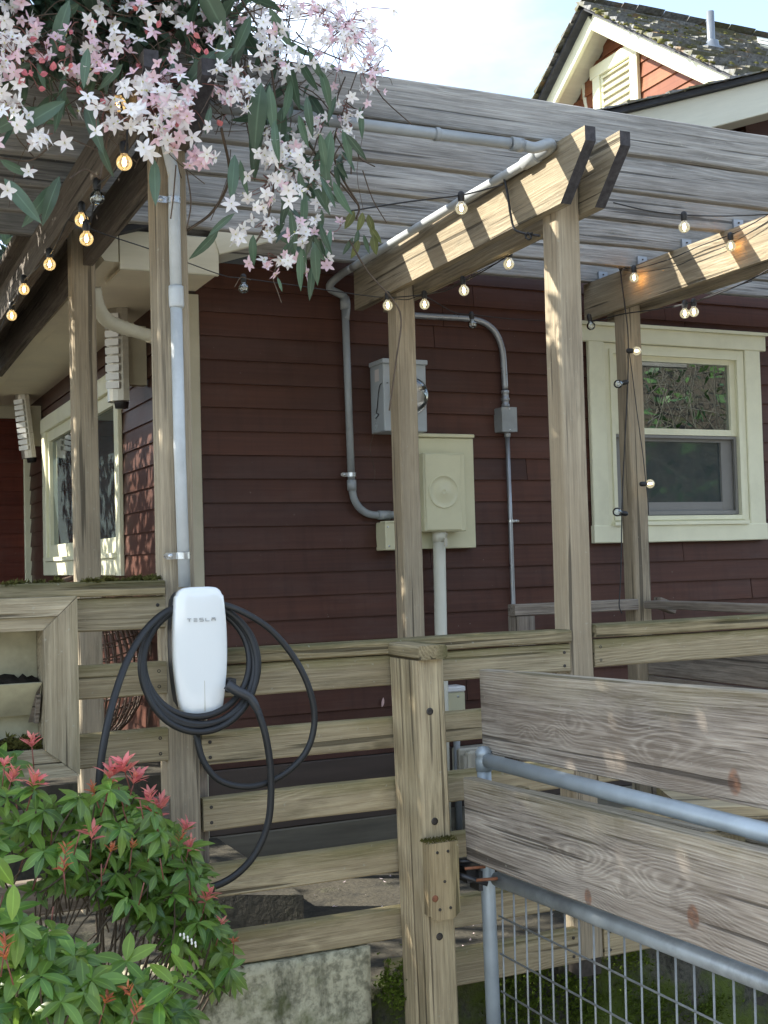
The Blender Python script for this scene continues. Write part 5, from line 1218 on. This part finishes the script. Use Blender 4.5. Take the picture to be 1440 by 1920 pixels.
for i, (x, y, a, lf, big) in enumerate(LV):
    a = math.radians(a); p = oy(x, y, 3.02+rr.uniform(-.06, .06)); d = RT*math.cos(a)+UP*math.sin(a)+FW*rr.uniform(-.25, .25)
    place(rr.choice(VLB if big else VL), 'leaf', cl, p, basis(d, tocam(p)+rv3()*.5), lf*rr.uniform(.85, 1.05))
REG = [(560,340,60,90,26,3.18),(520,220,50,60,16,3.16),(545,130,50,50,10,3.2),(480,60,50,40,12,3.15),(585,440,40,50,16,3.18),(300,120,120,70,26,3.15),(80,130,80,90,24,3.12),(400,60,120,40,22,3.2),(610,270,30,50,8,3.2),(150,30,140,30,18,3.15)]
cnt = len(LV)
for (cx, cy, sx_, sy_, n, Y) in REG:
    for _ in range(n):
        p = oy(cx+rr.gauss(0,.6)*sx_, cy+rr.gauss(0,.6)*sy_, Y+rr.uniform(-.05, .12)); d = V((rr.gauss(0,.45), rr.gauss(0,.35), -1+rr.uniform(0,.7)))
        place(rr.choice(VL+VLB[:1]), 'leaf', cl, p, basis(d, tocam(p)+rv3()*.8), rr.uniform(.65, 1.1)); cnt += 1
for x, y, a in ((680,398,262),(690,402,285),(694,425,300),(672,450,255),(700,440,275),(664,395,245),(706,185,268)):
    a = math.radians(a); p = oy(x, y, 3.4); d = RT*math.cos(a)+UP*math.sin(a); o = place(rr.choice(VLY), 'leaf', cl, p, basis(d, tocam(p)+rv3()*.4), .9); o['label'] = 'yellowing leaf'
for x, y, a in ((672,430,260),(682,440,285),(662,445,240)):
    a = math.radians(a); p = oy(x, y, 3.4); d = RT*math.cos(a)+UP*math.sin(a); place(rr.choice(VLB), 'leaf', cl, p, basis(d, tocam(p)+rv3()*.4), .55)
# woody stems
def vine(ptsY, r, mat='stem'): build('stem', MB().tube(crom([oy(*p) for p in ptsY], 6), r, 7), M[mat], cl)
vine([(200,-10,3.1),(212,60,3.1),(214,160,3.08),(200,260,3.06),(188,335,3.05)], .004)
vine([(188,335,3.05),(160,318,3.03),(130,335,3.0)], .0025)
vine([(640,210,3.3),(625,280,3.3),(640,330,3.35),(672,385,3.4),(668,410,3.4)], .0035)
vine([(672,385,3.4),(640,345,3.35),(600,300,3.3),(560,240,3.25)], .0028)
vine([(655,450,3.4),(690,510,3.4),(735,560,3.4),(752,600,3.4),(742,680,3.4),(730,770,3.42)], .0026)
vine([(555,60,3.2),(580,100,3.25),(577,190,3.25)], .0022); vine([(450,-5,3.1),(500,90,3.12),(520,250,3.12),(505,400,3.1),(470,470,3.1)], .003)
vine([(330,310,3.1),(325,370,3.1),(320,410,3.1)], .002); vine([(350,320,3.15),(358,380,3.15),(350,430,3.15)], .002)
vine([(352,432,3.3),(400,395,3.3),(430,330,3.2),(415,240,3.1)], .004); vine([(520,495,3.1),(512,520,3.1),(520,545,3.1),(528,568,3.1)], .0014)
vine([(440,538,3.2),(452,520,3.2),(470,525,3.2)], .0012); vine([(0,295,3.1),(60,300,3.15),(120,260,3.15),(200,290,3.1)], .0022)
tw = MB(); 
for _ in range(420):
    x = rr.uniform(-20, 700); y = rr.uniform(-20, 120+260*rr.random()*(1-abs(x-560)/900)); 
    if x > 560 and y < 100: continue
    p = oy(x, y, rr.uniform(3.08, 3.30)); q = p+V((rr.gauss(0,.10), rr.gauss(0,.05), rr.gauss(-.03,.09))); m_ = (p+q)/2+rv3()*.025
    tw.tube(crom([p, m_, q], 3), rr.uniform(.0008, .0022), 4, False)
tag(build('twigs', tw, M['stem'], cl), kind='stuff')
lm = LM()
def shade_canopy(n, xr_, yr_, zr_, L=.085, W=.034):  # leaves added overhead, mostly out of view, to shade gate and walls
    for _ in range(n):
        p = V((rr.uniform(*xr_), rr.uniform(*yr_), rr.uniform(*zr_)))
        sx_, sy_ = p.x+1.2*(p.z-.2), p.y-.69*(p.z-.2)
        if ((sx_-1.95)/.25)**2+((sy_-4.3)/.42)**2 < 1: continue  # gap shaped so that a sun patch reaches the walkway
        d = V((rr.gauss(0,1), rr.gauss(0,1), rr.gauss(-.4,.5)))
        lm.leaf(Matrix.Translation(p) @ basis(d, V((rr.gauss(0,.5), rr.gauss(0,.5), 1))).to_4x4(), L*rr.uniform(.7,1.2), W*rr.uniform(.8,1.2), .2, .2, n=3)
shade_canopy(4200, (-2.2, 1.15), (3.0, 5.2), (2.94, 3.22)); shade_canopy(1500, (-2.0, .7), (3.0, 4.6), (3.2, 3.5)); shade_canopy(420, (.3, 1.0), (3.15, 3.5), (2.93, 3.12)); shade_canopy(3200, (-2.2, 1.05), (3.0, 5.2), (2.94, 3.16), .12, .055); shade_canopy(3600, (-.95, .95), (5.0, 8.8), (2.95, 3.2), .12, .05); shade_canopy(1800, (-4.2, -.9), (5.0, 9.2), (2.9, 3.4), .13, .06); shade_canopy(3600, (-3.0, .6), (3.0, 5.0), (3.25, 3.6), .12, .06); shade_canopy(700, (-.6, 1.0), (3.1, 3.24), (2.75, 3.3)); shade_canopy(900, (-2.5, -.2), (5.2, 7.0), (2.9, 3.2))
tag(link('foliage', lm.mesh('foliage', [M['vineleaf']], WM[cl].translation), WM[cl].copy(), cl), kind='stuff')

# ---- shrubs
PL = lvar('leaf', 'pleaf', .063, .0245, 5, droop=.35, fold=.22, pw=1.1); PLY = lvar('leaf', 'pleafy', .066, .026, 3, droop=.2, fold=.2, pw=1.0)
RL = lvar('young_leaf', 'redleaf', .040, .0115, 3, droop=.1, fold=.35, n=4); OL = lvar('young_leaf', 'orangeleaf', .030, .0075, 2, droop=.1, fold=.35, n=4)
def rosette(par, p, axis, n, sc_, lib, cnts, name='leaf', spread=(-.35, .35), cap=298, bulk=None):
    axis = V(axis).normalized(); u = axis.orthogonal().normalized(); w = axis.cross(u); ph = rr.uniform(0, 6.28)
    for k in range(n):
        a = ph+k*2.4; t = rr.uniform(*spread); d = (u*math.cos(a)+w*math.sin(a))+axis*t; R_ = basis(d, axis+rv3()*.25); s = sc_*rr.uniform(.72, 1.12)
        q = V(p)+axis*(.012*k/n)
        if cnts[0] < cap: place(rr.choice(lib), name, par, q, R_, s); cnts[0] += 1
        elif bulk is not None: bulk.leaf(Matrix.Translation(q) @ R_.to_4x4(), .063*s, .0245*s, .3, .22, n=4)
def shrub(name, loc, label, ros, base, reds, limes=()):
    t = thing(name, loc, label, 'shrub'); cn = [0]; cr = [0]; bulk = LM(); tw = MB(); base = V(base)
    ros = sorted(ros, key=lambda r: (r[0] < -10 or r[1] > 1925, r[2]))
    for (x, y, Y, ax, n, s) in ros:
        p = oy(x, y, Y); rosette(t, p, ax, n, s, PL, cn, bulk=bulk)
        q = p-V(ax).normalized()*.10+V((rr.uniform(-.03,.03), .05, -.03)); tw.tube(crom([p, (p+q)/2+rv3()*.008, q], 3), [.0018]*3+[.0022]*4, 5, False)
        if rr.random() < .13: tw.tube(crom([q, (q*.55+base*.45)+rv3()*.04, base+rv3()*.05], 4), .003, 5, False)
    for (x, y, Y, n, s, o_) in reds:
        p = oy(x, y, Y); ax = V((rr.uniform(-.35,.35), -.25, 1)); lib = OL if o_ else RL
        for lev in range(2 if n > 9 else 1): rosette(t, p+V(ax)*.014*lev, ax, max(5, n//(1 if n <= 9 else 2)), s*(1-.15*lev), lib, cr, 'young_leaf', (.3, 1.5))
        q = p-V(ax)*.05; build('young_stem', MB().tube([q, p], .0016, 5), M['redstem'], t)
    for (x, y, Y, ax, n, s) in limes:
        p = oy(x, y, Y); rosette(t, p, ax, n, s, PLY, [0], spread=(-.1, .6))
        q = p-V(ax).normalized()*.10; build('young_stem', MB().tube([q, p], .0018, 5), M['pleaf'], t)
    if bulk.v: tag(link('foliage', bulk.mesh('foliage', [M['pleaf']], WM[t].translation), WM[t].copy(), t), kind='stuff')
    tag(build('twigs', tw, M['twig'], t), kind='stuff')
    for _ in range(7):
        e = base+V((rr.uniform(-.35,.35), rr.uniform(-.15,.15), rr.uniform(.35,.75))); build('branch', MB().tube(crom([base+rv3()*.04, base.lerp(e, .5)+rv3()*.06, e], 5), [.011]*5+[.007]*6, 7), M['twig'], t)
    return t
def ax0(): return V((rr.gauss(0,.45), -.65+rr.gauss(0,.3), 1.0))
up_ = [(15,1500),(60,1490),(30,1545),(85,1530),(150,1505),(185,1500),(215,1485),(250,1495),(165,1545),(205,1530),(245,1540),(285,1530),(312,1560),(75,1605),(120,1590),(160,1590),(200,1600),(240,1590),(280,1600),(320,1600),(350,1620),(92,1650),(122,1650),(160,1640),(210,1640),(250,1640),(290,1640),(330,1650),(362,1655),(235,1690),(280,1690),(320,1690),(350,1700),(300,1725),(366,1735),(398,1740),(408,1785),(425,1812),(388,1830),(350,1775),(12,1440),(265,1560),(225,1560),(140,1620),(180,1670),(300,1570),(340,1590),(270,1660),(310,1660),(390,1715),(200,1560),(240,1620),(335,1625),(375,1690),(340,1735),(325,1760)]
R_up = []
for x, y in up_: R_up.append((x+rr.uniform(-8,8), y+rr.uniform(-8,8), rr.uniform(2.72, 3.02), ax0(), rr.randint(7, 9), rr.uniform(.72, 1.0)))
for _ in range(230):
    x, y = rr.choice(up_[2:]); R_up.append((x+rr.uniform(-22,22), y+rr.uniform(-12,26), rr.uniform(2.98, 3.14), ax0(), 6, rr.uniform(.7, .95)))
for _ in range(26): R_up.append((rr.uniform(-170,0), rr.uniform(1480,1720), rr.uniform(2.8, 3.05), ax0(), 7, rr.uniform(.75, 1.0)))
reds = [(62,1478,2.78,18,1.05,0),(60,1402,2.95,14,.95,0),(20,1468,2.9,12,.9,0),(8,1440,2.9,9,.8,0),(205,1462,2.8,18,1.0,0),(235,1450,2.8,18,1.05,0),(250,1472,2.8,16,1.0,0),(178,1490,2.8,12,.9,1),(200,1490,2.8,12,.9,1),(280,1505,2.85,14,1.0,0),(290,1535,2.85,14,1.0,0),(300,1520,2.85,12,.9,0),(172,1575,2.75,10,.9,0),(122,1605,2.7,10,.9,1),(120,1635,2.7,10,.9,1),(207,1598,2.72,9,.8,1),(247,1592,2.74,8,.75,1),(285,1585,2.78,9,.8,1),(345,1560,2.9,12,.9,0),(352,1598,2.88,12,.9,0),(335,1580,2.88,10,.8,1),(385,1692,2.85,14,.95,0),(362,1690,2.85,10,.85,1),(415,1735,2.9,7,.6,0),(438,1770,2.9,8,.7,1),(75,1627,2.8,7,.6,0),(50,1590,2.85,7,.7,0),(5,1680,2.8,8,.8,0),(98,1545,2.85,7,.7,0),(230,1515,2.82,8,.7,0),(355,1650,2.8,8,.7,0),(262,1500,2.76,12,.8,0),(222,1475,2.76,12,.85,0),(305,1545,2.8,12,.8,0),(318,1575,2.82,9,.7,1),(150,1560,2.7,8,.6,1),(190,1620,2.7,8,.6,1),(30,1500,2.8,9,.75,0),(300,1610,2.72,7,.6,1),(270,1655,2.7,7,.55,1),(100,1700,2.7,7,.6,1)]
shrub('pieris_shrub', (.35, 2.95, -.5), 'green pieris shrub with many red new shoots in front of the charger post', R_up, (.52, 3.05, -.1), reds)
lo_ = [(20,1762),(60,1775),(100,1795),(30,1822),(75,1832),(120,1835),(150,1872),(110,1885),(60,1892),(15,1882),(180,1902),(232,1905),(280,1885),(322,1905),(250,1858),(45,1740),(5,1720),(140,1800),(90,1755),(200,1880),(170,1850)]
R_lo = [(x+rr.uniform(-8,8), y+rr.uniform(-8,8), rr.uniform(2.35, 2.6), ax0(), rr.randint(7,9), rr.uniform(.8, 1.1)) for x, y in lo_]
for _ in range(130):
    x, y = rr.choice(lo_); R_lo.append((x+rr.uniform(-25,25), y+rr.uniform(-10,25), rr.uniform(2.6, 2.8), ax0(), 6, rr.uniform(.8, 1.0)))
for _ in range(34): R_lo.append((rr.uniform(-200,0), rr.uniform(1740,1960), rr.uniform(2.4, 2.75), ax0(), 7, rr.uniform(.8, 1.0)))
limes = [(235,1805,2.55,V((.1,-.8,.6)),5,1.05),(322,1850,2.45,V((.2,-.6,.8)),4,1.15),(345,1835,2.5,V((.5,-.5,.8)),3,1.05),(300,1880,2.45,V((-.4,-.6,.7)),3,1.05),(25,1660,2.3,V((0,-.7,.4)),2,1.1),(330,1800,2.6,V((0,-.4,1)),2,1.0),(370,1820,2.55,V((.6,-.4,.7)),2,.9)]
shrub('pieris_shrub', (.25, 2.5, -.5), 'lower pieris shrub with broad lime green young leaves and few red shoots', R_lo, (.30, 2.70, -.3), [(245,1870,2.4,10,.85,1),(197,1882,2.4,9,.8,1),(252,1905,2.35,10,.85,1),(8,1782,2.35,10,.9,1),(12,1800,2.35,8,.8,1)], limes)
# white bell sprig
mb = MB()
for i in range(9): c = oy(338+i*3.6+(i%2)*3, 1752+i*2.6-(i%2)*3, 2.60); mb.lathe([(.0005,.003),(.002,.0015),(.0024,-.002),(.0015,-.004)], c, (0,0,1), 7)
sp_ = build('flower_sprig', mb, M['sprig'], loc=oy(358, 1765, 2.72)); tag(sp_, 'short drooping sprig of white bell blossoms on the right side of the shrub', 'flower')
# fallen leaves
def fallen(px, py, Z, label, sc_=1., lobes=5):
    p = oz(px, py, Z+.006); lm = LM()
    for k in range(lobes): a = k*.75-1.3; lm.leaf(basis(V((math.cos(a), math.sin(a), .15)), (0,0,1)).to_4x4(), .05*sc_, .016*sc_, -.2, .3, n=4)
    o = link('fallen_leaf', lm.mesh('fallen_leaf', [M['deadleaf']]), Matrix.Translation(p), None); tag(o, label, 'leaf')
fallen(490, 1718, .20, 'pale pink lobed leaf lying on the dark walkway between the lowest rails')
fallen(505, 1690, .20, 'smaller brown leaf lying beyond the pink lobed leaf on the walkway', .6, 3)
lm = LM(); lm.leaf(basis(V((.25, 0, 1)), (0,-1,0)).to_4x4(), .045, .014, .1, .3, n=4)
o = link('fallen_leaf', lm.mesh('fallen_leaf', [M['deadleaf']]), Matrix.Translation(oy(716, 1326, 5.085)), None); tag(o, 'small dry tan leaf stuck to the dark siding left of the gate post', 'leaf')
mb = MB()
for _ in range(90):
    p = V((rr.uniform(1.0, 2.6), rr.uniform(3.5, 4.9), .206)); a = rr.uniform(0, 6.28); d = V((math.cos(a), math.sin(a), 0))*.009; w = V((-d.y, d.x, 0))*.4
    mb.add([p-d, p+w, p+d+V((0,0,.004)), p-w], [(0,1,2,3)])
tag(build('fallen_petals', mb, M['petals'], loc=(1.8, 4, .2)), 'scatter of pale fallen petals on the dark walkway', 'petals', kind='stuff')
# cable on the walkway under the house edge
build_c = build('hose', MB().tube(crom([oz(x, y, .215) for x, y in [(600,1592),(640,1578),(680,1580),(735,1578),(800,1570)]], 6), .008, 8), M['rubber'], loc=oz(680, 1580, .2)); tag(build_c, 'thin black hose lying on the walkway close to the house wall', 'hose')
# wicker chair behind the left rails
wc = thing('wicker_chair', (1.10, 5.75, .62), 'brown woven wicker chair on the patio glimpsed between the left fence rails', 'chair')
cc = V((1.12, 5.75, 1.02)); mb = MB()
for k in range(22):
    a = math.pi*k/22; pts = [cc+V((.27*math.cos(a)*math.sin(b), .25*math.sin(a)*math.sin(b), .33*math.cos(b))) for b in [2*math.pi*j/24 for j in range(25)]]; mb.tube(pts, .0045, 5, False)
for k in range(1, 16):
    b = math.pi*k/16; tl_ = .05; pts = [cc+V((.27*math.sin(b)*math.cos(a), .25*math.sin(b)*math.sin(a), .33*math.cos(b)+tl_*math.cos(a))) for a in [2*math.pi*j/24 for j in range(25)]]; mb.tube(pts, .004, 5, False)
build('woven_seat', mb, M['wicker'], wc)
mb = MB(); mb.lathe([(.22, -.34), (.23, -.33), (.22, -.32)], cc, (0,0,1), 20); mb.tube([cc+V((.2,.1,-.33)), cc+V((.22,.12,-.40))], .012, 8); mb.tube([cc+V((-.2,.1,-.33)), cc+V((-.22,.12,-.40))], .012, 8); mb.tube([cc+V((0,-.2,-.33)), cc+V((0,-.22,-.40))], .012, 8); build('base', mb, M['wicker'], wc)
mb = MB(); mb.tube(crom([cc+V((-.30,.05,-.3)), cc+V((-.30,0,.1)), cc+V((-.14,0,.40)), cc+V((.14,0,.40)), cc+V((.30,0,.1)), cc+V((.30,.05,-.3))], 6), .013, 8); build('frame', mb, M['wicker'], wc)

# ================================================================== WOODLAND MIRRORED IN THE WINDOW
mb = MB(); n = 26
for i in range(n+1):
    for j in range(n+1):
        u = i/n; w = j/n; x = 0+84*u; y = -9-16*w; z = -.6+11.0*w**.7+1.2*mnoise.noise(V((x*.2, y*.2, 0)))+.5*mnoise.noise(V((x*.7, y*.7, 3))); mb.v.append((x, y, z if w > 0 else -.6))
for i in range(n):
    for j in range(n): a = i*(n+1)+j; mb.sm.add(len(mb.f)); mb.f.append([a, a+1, a+n+2, a+n+1]); mb.m.append(0)
tag(build('hillside', mb, M['earth']), kind='structure')
lm = LM(); tw = MB()
for _ in range(5200):
    x = rr.uniform(4, 60); w = rr.random(); y = -9-14*w; z = 9.5*w**.7+rr.uniform(-.4, 1.6); d = rv3()
    lm.leaf(Matrix.Translation(V((x, y, z))) @ basis(d, rv3()).to_4x4(), rr.uniform(.25,.5), rr.uniform(.12,.25), .1, .1, n=2)
for _ in range(2600):
    x = rr.uniform(5, 32); w = rr.random(); y = -8.4-7*w; z = 5.5*w**.8+rr.uniform(-.6, 2.2); p = V((x, y, z)); q = p+V((rr.gauss(0,.7), rr.gauss(0,.3), rr.gauss(.5,.7))); m_ = (p+q)/2+rv3()*.12
    tw.tube([p, m_, q], rr.uniform(.006, .018), 3, False)
wd = link('woodland', lm.mesh('woodland', [M['treeleaf']]), Matrix.Identity(4)); tag(wd, 'dense green undergrowth on the slope facing the house, mirrored in the window', 'woods', kind='stuff')
tag(build('bare_brush', tw, M['soil'] if False else M['brush']), 'tangle of bare pale twigs on the slope facing the house, mirrored in the window', 'brush', kind='stuff')
